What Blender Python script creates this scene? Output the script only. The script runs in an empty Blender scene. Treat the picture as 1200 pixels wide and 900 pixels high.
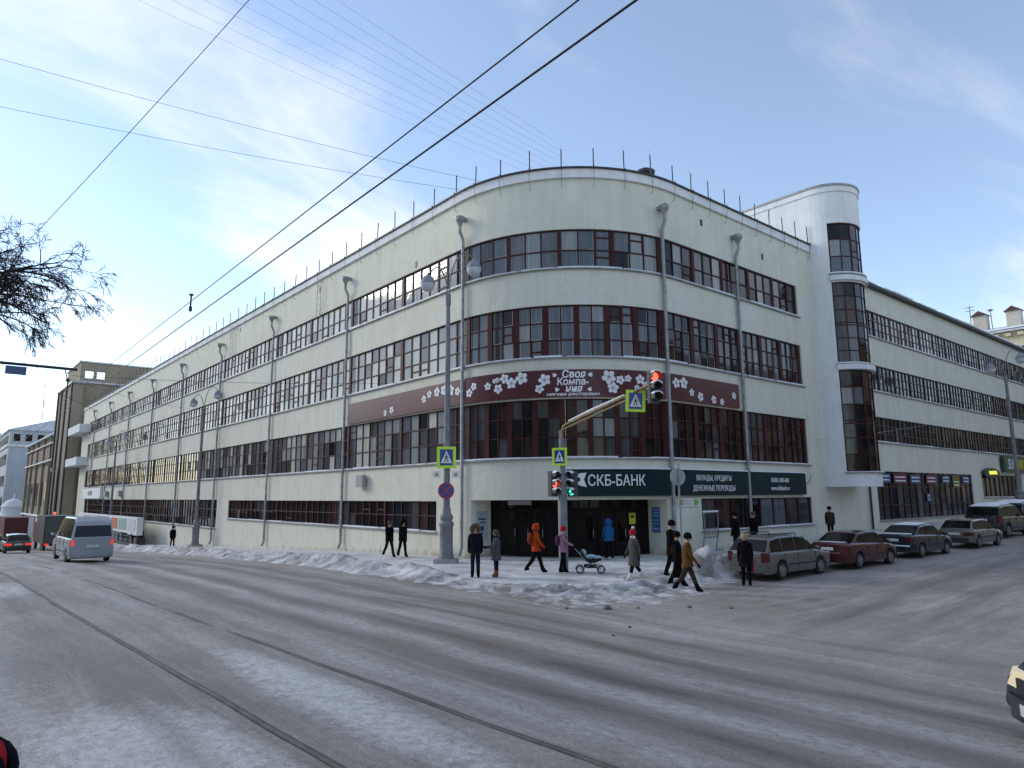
import bpy, bmesh, math, random
import numpy as np
from mathutils import Vector, Matrix, noise

random.seed(7)
R_ = math.radians
SC = bpy.context.scene
COL = SC.collection

# ------------------------------------------------------------------ camera
CAMZ = 2.6
PITCH, ROLL, YAW = R_(9.108), R_(-0.383), R_(39.895)
FPX = 811.4
_F = Vector((math.sin(YAW)*math.cos(PITCH), math.cos(YAW)*math.cos(PITCH), math.sin(PITCH)))
_R0 = Vector((math.cos(YAW), -math.sin(YAW), 0)); _U0 = _R0.cross(_F)
_R = _R0*math.cos(ROLL)+_U0*math.sin(ROLL); _U = _U0*math.cos(ROLL)-_R0*math.sin(ROLL)
cd = bpy.data.cameras.new('camera'); cam = bpy.data.objects.new('camera', cd); COL.objects.link(cam)
cd.sensor_width = 36.0; cd.lens = FPX/1200*36.0; cd.clip_end = 6000; cd.clip_start = 0.05
M = Matrix((( _R.x, _U.x, -_F.x, 0), (_R.y, _U.y, -_F.y, 0), (_R.z, _U.z, -_F.z, CAMZ), (0, 0, 0, 1)))
cam.matrix_world = M
SC.camera = cam

# ------------------------------------------------------------------ world, sun, exposure
SUN_AZ, SUN_EL = R_(-28), R_(24)          # azimuth from +Y towards +X
W = bpy.data.worlds.new('World'); SC.world = W; W.use_nodes = True
nt = W.node_tree; nt.nodes.clear()
def N(t, **kw):
    n = nt.nodes.new(t)
    for k, v in kw.items(): setattr(n, k, v)
    return n
wo = N('ShaderNodeOutputWorld'); bg = N('ShaderNodeBackground'); sky = N('ShaderNodeTexSky')
sky.sky_type = 'NISHITA'; sky.sun_disc = False; sky.sun_elevation = SUN_EL; sky.sun_rotation = SUN_AZ
sky.air_density = 1.0; sky.dust_density = 0.2; sky.ozone_density = 1.5; sky.altitude = 250
tc = N('ShaderNodeTexCoord'); sep = N('ShaderNodeSeparateXYZ')
nt.links.new(tc.outputs['Generated'], sep.inputs[0])
addz = N('ShaderNodeMath', operation='ADD'); addz.inputs[1].default_value = 0.22
nt.links.new(sep.outputs['Z'], addz.inputs[0])
mxz = N('ShaderNodeMath', operation='MAXIMUM'); mxz.inputs[1].default_value = 0.05
nt.links.new(addz.outputs[0], mxz.inputs[0])
dv = N('ShaderNodeVectorMath', operation='DIVIDE'); cmb = N('ShaderNodeCombineXYZ')
for i in range(3): nt.links.new(mxz.outputs[0], cmb.inputs[i])
nt.links.new(tc.outputs['Generated'], dv.inputs[0]); nt.links.new(cmb.outputs[0], dv.inputs[1])
mp = N('ShaderNodeMapping'); mp.inputs['Rotation'].default_value = (0, 0, R_(80)); mp.inputs['Scale'].default_value = (0.5, 1.2, 0)
mp.inputs['Location'].default_value = (6.2, 3.3, 0)
nt.links.new(dv.outputs[0], mp.inputs[0])
n1 = N('ShaderNodeTexNoise'); n1.inputs['Scale'].default_value = 1.6; n1.inputs['Detail'].default_value = 9; n1.inputs['Roughness'].default_value = 0.56; n1.inputs['Distortion'].default_value = 0.35
nt.links.new(mp.outputs[0], n1.inputs['Vector'])
rp = N('ShaderNodeValToRGB'); rp.color_ramp.elements[0].position = 0.45; rp.color_ramp.elements[1].position = 0.72
rp.color_ramp.interpolation = 'EASE'
nt.links.new(n1.outputs['Fac'], rp.inputs[0])
cm = N('ShaderNodeMath', operation='MULTIPLY_ADD'); cm.inputs[1].default_value = 0.75; cm.inputs[2].default_value = 0.10
nt.links.new(rp.outputs[0], cm.inputs[0])
# thin cloud veil: whitens the sky, keeps roughly its own brightness scale
lum = N('ShaderNodeRGBToBW'); nt.links.new(sky.outputs[0], lum.inputs[0])
lb = N('ShaderNodeMath', operation='MULTIPLY_ADD'); lb.inputs[1].default_value = 0.35; lb.inputs[2].default_value = 3.9
nt.links.new(lum.outputs[0], lb.inputs[0])
cc = N('ShaderNodeCombineColor'); 
tint = N('ShaderNodeMath', operation='MULTIPLY'); tint.inputs[1].default_value = 1.07; nt.links.new(lb.outputs[0], tint.inputs[0])
for i in range(3): nt.links.new((tint if i == 2 else lb).outputs[0], cc.inputs[i])
mix = N('ShaderNodeMix', data_type='RGBA')
nt.links.new(cm.outputs[0], mix.inputs[0]); nt.links.new(sky.outputs[0], mix.inputs[6]); nt.links.new(cc.outputs[0], mix.inputs[7])
nt.links.new(mix.outputs[2], bg.inputs[0]); bg.inputs[1].default_value = 0.15
nt.links.new(bg.outputs[0], wo.inputs[0])

sl = bpy.data.lights.new('sun', 'SUN'); sun = bpy.data.objects.new('sun', sl); COL.objects.link(sun)
sl.energy = 1.0; sl.angle = R_(16); sl.color = (1.0, 0.93, 0.82)
sd = Vector((math.sin(SUN_AZ)*math.cos(SUN_EL), math.cos(SUN_AZ)*math.cos(SUN_EL), math.sin(SUN_EL)))
sun.rotation_euler = (-sd).to_track_quat('-Z', 'Y').to_euler()
SC.view_settings.view_transform = 'Standard'; SC.view_settings.look = 'None'
SC.view_settings.exposure = 0.78; SC.view_settings.gamma = 1.0; SC.view_settings.use_curve_mapping = False
SC.render.engine = 'CYCLES'

# ------------------------------------------------------------------ materials
MATS = {}
def mat(name, base, rough=0.7, var=0.0, scale=4.0, bump=0.0, bscale=None, metal=0.0, spec=0.5, coat=0.0, col2=None, emit=None, estr=0.0, stretch=None, detail=6):
    if name in MATS: return MATS[name]
    m = bpy.data.materials.new(name); m.use_nodes = True; t = m.node_tree
    b = t.nodes['Principled BSDF']
    b.inputs['Base Color'].default_value = (*base, 1); b.inputs['Roughness'].default_value = rough
    b.inputs['Metallic'].default_value = metal; b.inputs['Specular IOR Level'].default_value = spec
    b.inputs['Coat Weight'].default_value = coat; b.inputs['Coat Roughness'].default_value = 0.06
    if emit:
        b.inputs['Emission Color'].default_value = (*emit, 1); b.inputs['Emission Strength'].default_value = estr
    if var or bump or col2:
        g = t.nodes.new('ShaderNodeNewGeometry'); mpn = t.nodes.new('ShaderNodeMapping')
        t.links.new(g.outputs['Position'], mpn.inputs[0])
        if stretch: mpn.inputs['Scale'].default_value = stretch
        n = t.nodes.new('ShaderNodeTexNoise'); n.inputs['Scale'].default_value = scale; n.inputs['Detail'].default_value = detail; n.inputs['Roughness'].default_value = 0.6
        t.links.new(mpn.outputs[0], n.inputs['Vector'])
        if var or col2:
            r = t.nodes.new('ShaderNodeValToRGB'); c2 = col2 or tuple(v*(1-var) for v in base)
            r.color_ramp.elements[0].position = 0.32; r.color_ramp.elements[1].position = 0.68
            r.color_ramp.elements[0].color = (*c2, 1); r.color_ramp.elements[1].color = (*[min(1, v*(1+var*0.4)) for v in base], 1)
            t.links.new(n.outputs['Fac'], r.inputs[0]); t.links.new(r.outputs[0], b.inputs['Base Color'])
        if bump:
            n2 = t.nodes.new('ShaderNodeTexNoise'); n2.inputs['Scale'].default_value = bscale or scale*4; n2.inputs['Detail'].default_value = 5
            t.links.new(g.outputs['Position'], n2.inputs['Vector'])
            bn = t.nodes.new('ShaderNodeBump'); bn.inputs['Strength'].default_value = 1.0; bn.inputs['Distance'].default_value = bump
            t.links.new(n2.outputs['Fac'], bn.inputs['Height']); t.links.new(bn.outputs[0], b.inputs['Normal'])
    MATS[name] = m
    return m

def node_mat(name):
    m = bpy.data.materials.new(name); m.use_nodes = True; MATS[name] = m
    t = m.node_tree
    return m, t, t.nodes['Principled BSDF'], (lambda ty, **k: _mk(t, ty, k)), (lambda a, b: t.links.new(a, b))
def _mk(t, ty, k):
    n = t.nodes.new(ty)
    for a, b in k.items(): setattr(n, a, b)
    return n
def _ramp(n, pts):
    r = n.color_ramp
    while len(r.elements) < len(pts): r.elements.new(0.5)
    for e, (p, c) in zip(r.elements, pts): e.position = p; e.color = (*c, 1) if len(c) == 3 else c

def stucco(name, base, warm, streak=0.16):
    m, t, b, NN, LK = node_mat(name)
    g = NN('ShaderNodeNewGeometry')
    n = NN('ShaderNodeTexNoise'); n.inputs['Scale'].default_value = 0.35; n.inputs['Detail'].default_value = 7; n.inputs['Roughness'].default_value = 0.62
    LK(g.outputs['Position'], n.inputs['Vector'])
    r = NN('ShaderNodeValToRGB'); _ramp(r, [(0.3, warm), (0.7, base)]); LK(n.outputs['Fac'], r.inputs[0])
    mp2 = NN('ShaderNodeMapping'); mp2.inputs['Scale'].default_value = (2.2, 2.2, 0.16); LK(g.outputs['Position'], mp2.inputs[0])
    n2 = NN('ShaderNodeTexNoise'); n2.inputs['Scale'].default_value = 1.0; n2.inputs['Detail'].default_value = 8; n2.inputs['Roughness'].default_value = 0.65; LK(mp2.outputs[0], n2.inputs['Vector'])
    r2 = NN('ShaderNodeValToRGB'); _ramp(r2, [(0.30, (1-streak,)*3), (0.56, (1, 1, 1))]); LK(n2.outputs['Fac'], r2.inputs[0])
    mx = NN('ShaderNodeMix', data_type='RGBA', blend_type='MULTIPLY'); mx.inputs[0].default_value = 0.8
    LK(r.outputs[0], mx.inputs[6]); LK(r2.outputs[0], mx.inputs[7])
    n4 = NN('ShaderNodeTexNoise'); n4.inputs['Scale'].default_value = 0.55; n4.inputs['Detail'].default_value = 3; n4.inputs['Distortion'].default_value = 1.2
    mp4 = NN('ShaderNodeMapping'); mp4.inputs['Location'].default_value = (13.7, 4.1, 8.8); LK(g.outputs['Position'], mp4.inputs[0]); LK(mp4.outputs[0], n4.inputs['Vector'])
    r4 = NN('ShaderNodeValToRGB'); _ramp(r4, [(0.56, (1, 1, 1)), (0.575, (0.962, 0.965, 0.968))]); LK(n4.outputs['Fac'], r4.inputs[0])
    mx4 = NN('ShaderNodeMix', data_type='RGBA', blend_type='MULTIPLY'); mx4.inputs[0].default_value = 1.0; LK(mx.outputs[2], mx4.inputs[6]); LK(r4.outputs[0], mx4.inputs[7]); mx = mx4
    # grime splashed up from the pavement, ragged edge
    sp = NN('ShaderNodeSeparateXYZ'); LK(g.outputs['Position'], sp.inputs[0])
    gy = NN('ShaderNodeMath', operation='MULTIPLY'); gy.inputs[1].default_value = 0.042; 
    my = NN('ShaderNodeMath', operation='SUBTRACT'); my.inputs[1].default_value = 26.0; LK(sp.outputs['Y'], my.inputs[0])
    mm = NN('ShaderNodeMath', operation='MAXIMUM'); mm.inputs[1].default_value = 0.0; LK(my.outputs[0], mm.inputs[0]); LK(mm.outputs[0], gy.inputs[0])
    hz = NN('ShaderNodeMath', operation='ADD'); LK(sp.outputs['Z'], hz.inputs[0]); LK(gy.outputs[0], hz.inputs[1])
    nz = NN('ShaderNodeMath', operation='MULTIPLY_ADD'); nz.inputs[1].default_value = -1.7; LK(n2.outputs['Fac'], nz.inputs[0]); LK(hz.outputs[0], nz.inputs[2])
    r3 = NN('ShaderNodeValToRGB'); _ramp(r3, [(0.0, (0.62, 0.58, 0.50)), (0.42, (1, 1, 1))])
    add1 = NN('ShaderNodeMath', operation='ADD'); add1.inputs[1].default_value = 1.15; LK(nz.outputs[0], add1.inputs[0]); LK(add1.outputs[0], r3.inputs[0])
    mx2 = NN('ShaderNodeMix', data_type='RGBA', blend_type='MULTIPLY'); mx2.inputs[0].default_value = 1.0
    LK(mx.outputs[2], mx2.inputs[6]); LK(r3.outputs[0], mx2.inputs[7]); LK(mx2.outputs[2], b.inputs['Base Color'])
    n3 = NN('ShaderNodeTexNoise'); n3.inputs['Scale'].default_value = 2.2; n3.inputs['Detail'].default_value = 8; n3.inputs['Roughness'].default_value = 0.6; LK(g.outputs['Position'], n3.inputs['Vector'])
    bn = NN('ShaderNodeBump'); bn.inputs['Distance'].default_value = 0.05; bn.inputs['Strength'].default_value = 0.8; LK(n3.outputs['Fac'], bn.inputs['Height']); LK(bn.outputs[0], b.inputs['Normal'])
    b.inputs['Roughness'].default_value = 0.9; b.inputs['Specular IOR Level'].default_value = 0.2
    return m
CREAM = stucco('cream_stucco', (0.70, 0.69, 0.592), (0.655, 0.637, 0.525), 0.12)
WHITE_ST = stucco('white_stucco', (0.80, 0.81, 0.82), (0.72, 0.73, 0.73), 0.15)
BROWN_ST = stucco('brown_stucco', (0.33, 0.28, 0.21), (0.27, 0.225, 0.17))
GREY_ST = stucco('grey_stucco', (0.50, 0.54, 0.58), (0.42, 0.45, 0.48))
YEL_ST = stucco('ochre_stucco', (0.62, 0.55, 0.40), (0.56, 0.49, 0.34))

FRAME = mat('maroon_frame_paint', (0.058, 0.011, 0.009), 0.6, 0.45, 3.0, spec=.25)
FRAME_D = mat('dark_frame_paint', (0.035, 0.018, 0.016), 0.5, 0.4, 3.0)
ZINC = mat('zinc_pipe', (0.33, 0.34, 0.34), 0.55, 0.35, 2.5, metal=0.4)
DARKMET = mat('dark_metal', (0.03, 0.03, 0.032), 0.55, 0.3, 6)
RUST = mat('rusty_metal', (0.22, 0.15, 0.09), 0.8, 0.5, 9)
POLE = mat('lamp_post_paint', (0.20, 0.205, 0.22), 0.6, 0.3, 3.0)
CONC = mat('concrete', (0.36, 0.36, 0.35), 0.9, 0.3, 4.0, bump=0.01)
WHITEP = mat('white_paint', (0.78, 0.78, 0.78), 0.6, 0.12, 5)
BLACKP = mat('black_plastic', (0.006, 0.006, 0.007), 0.5)
RUBBER = mat('tyre_rubber', (0.018, 0.018, 0.018), 0.85, 0.3, 20)
SIGN_MAROON = mat('maroon_banner', (0.075, 0.006, 0.012), 0.30, 0.2, 1.2, spec=.4)
SIGN_GREEN = mat('dark_green_fascia', (0.002, 0.022, 0.024), 0.5, 0.2, 1.0, spec=.2)
TXT_WHITE = mat('sign_white', (0.75, 0.74, 0.76), 0.5)
TXT_GREY = mat('flower_grey', (0.32, 0.30, 0.32), 0.5)
LIME = mat('lime_reflective', (0.55, 0.85, 0.04), 0.4, emit=(0.55, 0.85, 0.04), estr=0.0)
SIGNBLUE = mat('sign_blue', (0.02, 0.045, 0.24), 0.35)
SIGNRED = mat('sign_red', (0.38, 0.03, 0.06), 0.4)
SNOW = mat('snow', (0.80, 0.83, 0.88), 0.75, 0.10, 3.0, bump=0.03, bscale=9)

def glass(name, base, rough=0.05, folds=0.0, col2=None):
    m, t, b, NN, LK = node_mat(name)
    g = NN('ShaderNodeNewGeometry'); mp2 = NN('ShaderNodeMapping'); mp2.inputs['Scale'].default_value = (7, 7, 0.35); LK(g.outputs['Position'], mp2.inputs[0])
    n = NN('ShaderNodeTexNoise'); n.inputs['Scale'].default_value = 1.0; n.inputs['Detail'].default_value = 4; LK(mp2.outputs[0], n.inputs['Vector'])
    r = NN('ShaderNodeValToRGB'); c2 = col2 or tuple(v*(1-folds) for v in base); _ramp(r, [(0.35, c2), (0.65, base)]); LK(n.outputs['Fac'], r.inputs[0]); LK(r.outputs[0], b.inputs['Base Color'])
    n3 = NN('ShaderNodeTexNoise'); n3.inputs['Scale'].default_value = 1.3; n3.inputs['Detail'].default_value = 2; LK(g.outputs['Position'], n3.inputs['Vector'])
    bn = NN('ShaderNodeBump'); bn.inputs['Distance'].default_value = 0.006; bn.inputs['Strength'].default_value = 0.5; LK(n3.outputs['Fac'], bn.inputs['Height']); LK(bn.outputs[0], b.inputs['Normal'])
    b.inputs['Roughness'].default_value = rough; b.inputs['IOR'].default_value = 1.42 if max(base) > .03 else 1.33
    return m
G_DARK = glass('glass_dark', (0.012, 0.013, 0.015), col2=(0.006, 0.006, 0.007))
G_MID = glass('glass_half_curtain', (0.075, 0.078, 0.08), folds=0.6)
G_BLUE = glass('glass_blue_curtain', (0.13, 0.145, 0.165), folds=0.35)
G_GREY = glass('glass_grey_curtain', (0.30, 0.31, 0.30), folds=0.3)
G_PALE = glass('glass_pale_curtain', (0.52, 0.52, 0.46), folds=0.22)
G_BROWN = glass('glass_brown_drape', (0.05, 0.028, 0.024), folds=0.6)
GLASSES = [G_DARK, G_MID, G_BLUE, G_GREY, G_PALE, G_BROWN]

# snow / road materials
def road_mat():
    m, t, b, NN, LK = node_mat('packed_snow_road')
    g = NN('ShaderNodeNewGeometry'); sp = NN('ShaderNodeSeparateXYZ'); LK(g.outputs['Position'], sp.inputs[0])
    def noise_(scale, sc3, det=7, rough=0.6, dist=0.0):
        mp2 = NN('ShaderNodeMapping'); mp2.inputs['Scale'].default_value = sc3; LK(g.outputs['Position'], mp2.inputs[0])
        n = NN('ShaderNodeTexNoise'); n.inputs['Scale'].default_value = scale; n.inputs['Detail'].default_value = det; n.inputs['Roughness'].default_value = rough; n.inputs['Distortion'].default_value = dist
        LK(mp2.outputs[0], n.inputs['Vector']); return n.outputs['Fac']
    def math_(op, a, b_, c=None):
        x = NN('ShaderNodeMath', operation=op)
        for i, v in enumerate((a, b_, c)):
            if v is None: continue
            if isinstance(v, (int, float)): x.inputs[i].default_value = v
            else: LK(v, x.inputs[i])
        return x.outputs[0]
    def ramp_(fac, pts):
        r = NN('ShaderNodeValToRGB'); _ramp(r, pts); LK(fac, r.inputs[0]); return r.outputs[0]
    def mix_(f, a, b_, bt='MIX'):
        x = NN('ShaderNodeMix', data_type='RGBA', blend_type=bt)
        for i, v in ((0, f), (6, a), (7, b_)):
            if isinstance(v, (int, float)): x.inputs[i].default_value = v
            elif isinstance(v, tuple): x.inputs[i].default_value = (*v, 1)
            else: LK(v, x.inputs[i])
        return x.outputs[2]
    big = noise_(0.16, (1, 1, 1), 5); mid = noise_(0.9, (1.0, 0.42, 1), 8, 0.62, 0.3); fine = noise_(9.0, (1, 0.75, 1), 8, 0.75); grit = noise_(38.0, (1, 0.8, 1), 4, 0.7)
    streakY = noise_(1.0, (2.2, 0.16, 1), 9, 0.72, 0.6)      # swept along the tram street
    streakX = noise_(1.0, (0.20, 1.9, 1), 9, 0.72, 0.8)      # swept along the side street
    side = ramp_(math_('MULTIPLY_ADD', sp.outputs['X'], 0.055, -0.45), [(0.2, (0, 0, 0)), (0.55, (1, 1, 1))])
    st = mix_(side, streakY, streakX)
    dirty = mix_(ramp_(mid, [(0.3, (0, 0, 0)), (0.7, (1, 1, 1))]), (0.20, 0.175, 0.148), (0.325, 0.294, 0.258))
    clean = (0.60, 0.585, 0.57)
    snowf = ramp_(math_('ADD', math_('MULTIPLY', st, 0.62), math_('MULTIPLY', big, 0.42)), [(0.46, (0, 0, 0)), (0.68, (0.62, 0.62, 0.62))])
    c = mix_(snowf, dirty, clean)
    # worn wheel tracks (darker, browner slush) running along Y and crossing
    wob = math_('MULTIPLY_ADD', noise_(0.12, (1, 1, 1), 3), 1.6, -0.8)
    xx = math_('ADD', sp.outputs['X'], wob)
    tr = None
    for x0, w, a in ((6.05, 0.5, 0.95), (7.6, 0.55, 1.0), (9.7, 0.5, 0.8), (11.2, 0.5, 0.75), (2.1, 0.25, 0.5), (0.2, 0.4, 0.5), (-1.4, 0.4, 0.5)):
        d = math_('ABSOLUTE', math_('SUBTRACT', xx, x0), 0)
        v = math_('MULTIPLY', math_('SUBTRACT', 1.0, math_('SMOOTH_MIN', math_('DIVIDE', d, w), 1.0, 0.3)), a)
        tr = v if tr is None else math_('MAXIMUM', tr, v)
    yy = math_('ADD', math_('ADD', sp.outputs['Y'], wob), math_('MULTIPLY', math_('MAXIMUM', math_('SUBTRACT', 24.0, sp.outputs['X']), 0.0), 0.10))
    for y0, w, a in ((9.0, 0.6, 0.7), (7.2, 0.5, 0.55), (4.6, 0.5, 0.7), (2.8, 0.5, 0.45)):
        d = math_('ABSOLUTE', math_('SUBTRACT', yy, y0), 0)
        v = math_('MULTIPLY', math_('MULTIPLY', math_('SUBTRACT', 1.0, math_('SMOOTH_MIN', math_('DIVIDE', d, w), 1.0, 0.3)), a), side)
        tr = math_('MAXIMUM', tr, v)
    trn = math_('MULTIPLY', math_('MAXIMUM', tr, 0.0), ramp_(mid, [(0.25, (0.25, 0.25, 0.25)), (0.6, (1, 1, 1))]))
    rdg = None
    for x0, w, a in ((6.85, 0.4, 0.75), (8.6, 0.5, 0.65), (5.15, 0.35, 0.6), (3.75, 0.5, 0.45), (1.0, 0.7, 0.6), (12.4, 0.4, 0.5)):
        d = math_('ABSOLUTE', math_('SUBTRACT', xx, x0), 0)
        v = math_('MULTIPLY', math_('SUBTRACT', 1.0, math_('SMOOTH_MIN', math_('DIVIDE', d, w), 1.0, 0.3)), a)
        rdg = v if rdg is None else math_('MAXIMUM', rdg, v)
    c = mix_(math_('MULTIPLY', math_('MAXIMUM', rdg, 0.0), ramp_(fine, [(0.3, (0.1, 0.1, 0.1)), (0.6, (1, 1, 1))])), c, (0.55, 0.535, 0.52))
    # patches of fresh snow blown between the rails and at the kerb opposite
    pch = None
    for px, py, rx, ry in ((1.7, 6.6, 1.3, 3.2), (1.6, 25.0, 1.2, 3.4), (3.8, 8.0, .6, 4.5)):
        dx = math_('DIVIDE', math_('SUBTRACT', sp.outputs['X'], px), rx); dy = math_('DIVIDE', math_('SUBTRACT', sp.outputs['Y'], py), ry)
        v = math_('SUBTRACT', 1.0, math_('ADD', math_('MULTIPLY', dx, dx), math_('MULTIPLY', dy, dy)))
        pch = v if pch is None else math_('MAXIMUM', pch, v)
    pf = ramp_(math_('ADD', math_('MULTIPLY', math_('MAXIMUM', pch, 0.0), 0.45), math_('ADD', math_('MULTIPLY', mid, 0.35), math_('MULTIPLY', fine, 0.35))), [(0.46, (0, 0, 0)), (0.72, (0.85, 0.85, 0.85))])
    c = mix_(math_('MULTIPLY', pf, ramp_(math_('MAXIMUM', pch, 0.0), [(0.0, (0, 0, 0)), (0.25, (1, 1, 1))])), c, (0.68, 0.675, 0.67))
    c = mix_(math_('MINIMUM', trn, 0.9), c, (0.085, 0.068, 0.056))
    c = mix_(math_('MULTIPLY', ramp_(fine, [(0.36, (1, 1, 1)), (0.58, (0, 0, 0))]), 0.45), c, (0.18, 0.165, 0.15))
    c = mix_(math_('MULTIPLY', ramp_(grit, [(0.38, (1, 1, 1)), (0.52, (0, 0, 0))]), 0.30), c, (0.11, 0.10, 0.09))
    c = mix_(math_('MULTIPLY', ramp_(grit, [(0.55, (0, 0, 0)), (0.68, (1, 1, 1))]), 0.28), c, (0.62, 0.61, 0.60))
    LK(c, b.inputs['Base Color'])
    LK(math_('MULTIPLY_ADD', trn, -0.30, 0.72), b.inputs['Roughness'])
    b.inputs['Specular IOR Level'].default_value = 0.35
    h = math_('ADD', math_('ADD', math_('MULTIPLY', fine, 0.9), math_('MULTIPLY', mid, 0.6)), math_('ADD', math_('MULTIPLY', st, 0.5), math_('MULTIPLY', tr, -0.5)))
    bn = NN('ShaderNodeBump'); bn.inputs['Distance'].default_value = 0.055; bn.inputs['Strength'].default_value = 0.9; LK(h, bn.inputs['Height']); LK(bn.outputs[0], b.inputs['Normal'])
    return m
ROADM = road_mat()
def snow_mat(name, dirt, dcol, ds=0.8):
    m, t, b, NN, LK = node_mat(name)
    g = NN('ShaderNodeNewGeometry')
    n = NN('ShaderNodeTexNoise'); n.inputs['Scale'].default_value = ds; n.inputs['Detail'].default_value = 9; n.inputs['Roughness'].default_value = 0.68; LK(g.outputs['Position'], n.inputs['Vector'])
    r = NN('ShaderNodeValToRGB'); _ramp(r, [(0.5-dirt, dcol), (0.64, (0.74, 0.745, 0.76))]); LK(n.outputs['Fac'], r.inputs[0]); LK(r.outputs[0], b.inputs['Base Color'])
    n2 = NN('ShaderNodeTexNoise'); n2.inputs['Scale'].default_value = 6; n2.inputs['Detail'].default_value = 9; n2.inputs['Roughness'].default_value = 0.7; LK(g.outputs['Position'], n2.inputs['Vector'])
    bn = NN('ShaderNodeBump'); bn.inputs['Distance'].default_value = 0.09; LK(n2.outputs['Fac'], bn.inputs['Height']); LK(bn.outputs[0], b.inputs['Normal'])
    b.inputs['Roughness'].default_value = 0.8; b.inputs['Specular IOR Level'].default_value = 0.25
    return m
BANKM = snow_mat('ploughed_snow', 0.12, (0.22, 0.205, 0.185), 1.1)
PAVEM = snow_mat('trodden_snow', 0.2, (0.38, 0.37, 0.36), 0.8)

# ------------------------------------------------------------------ helpers
def link(o, parent=None):
    COL.objects.link(o)
    if parent is not None: o.parent = parent
    return o
def props(o, label=None, cat=None, group=None, kind=None):
    if label: o['label'] = label
    if cat: o['category'] = cat
    if group: o['group'] = group
    if kind: o['kind'] = kind
    return o
def thing(name, label, cat, loc=(0, 0, 0), rz=0.0, group=None):
    o = bpy.data.objects.new(name, None); o.empty_display_size = 0.2; link(o)
    o.location = loc; o.rotation_euler = (0, 0, rz)
    return props(o, label, cat, group)

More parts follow.
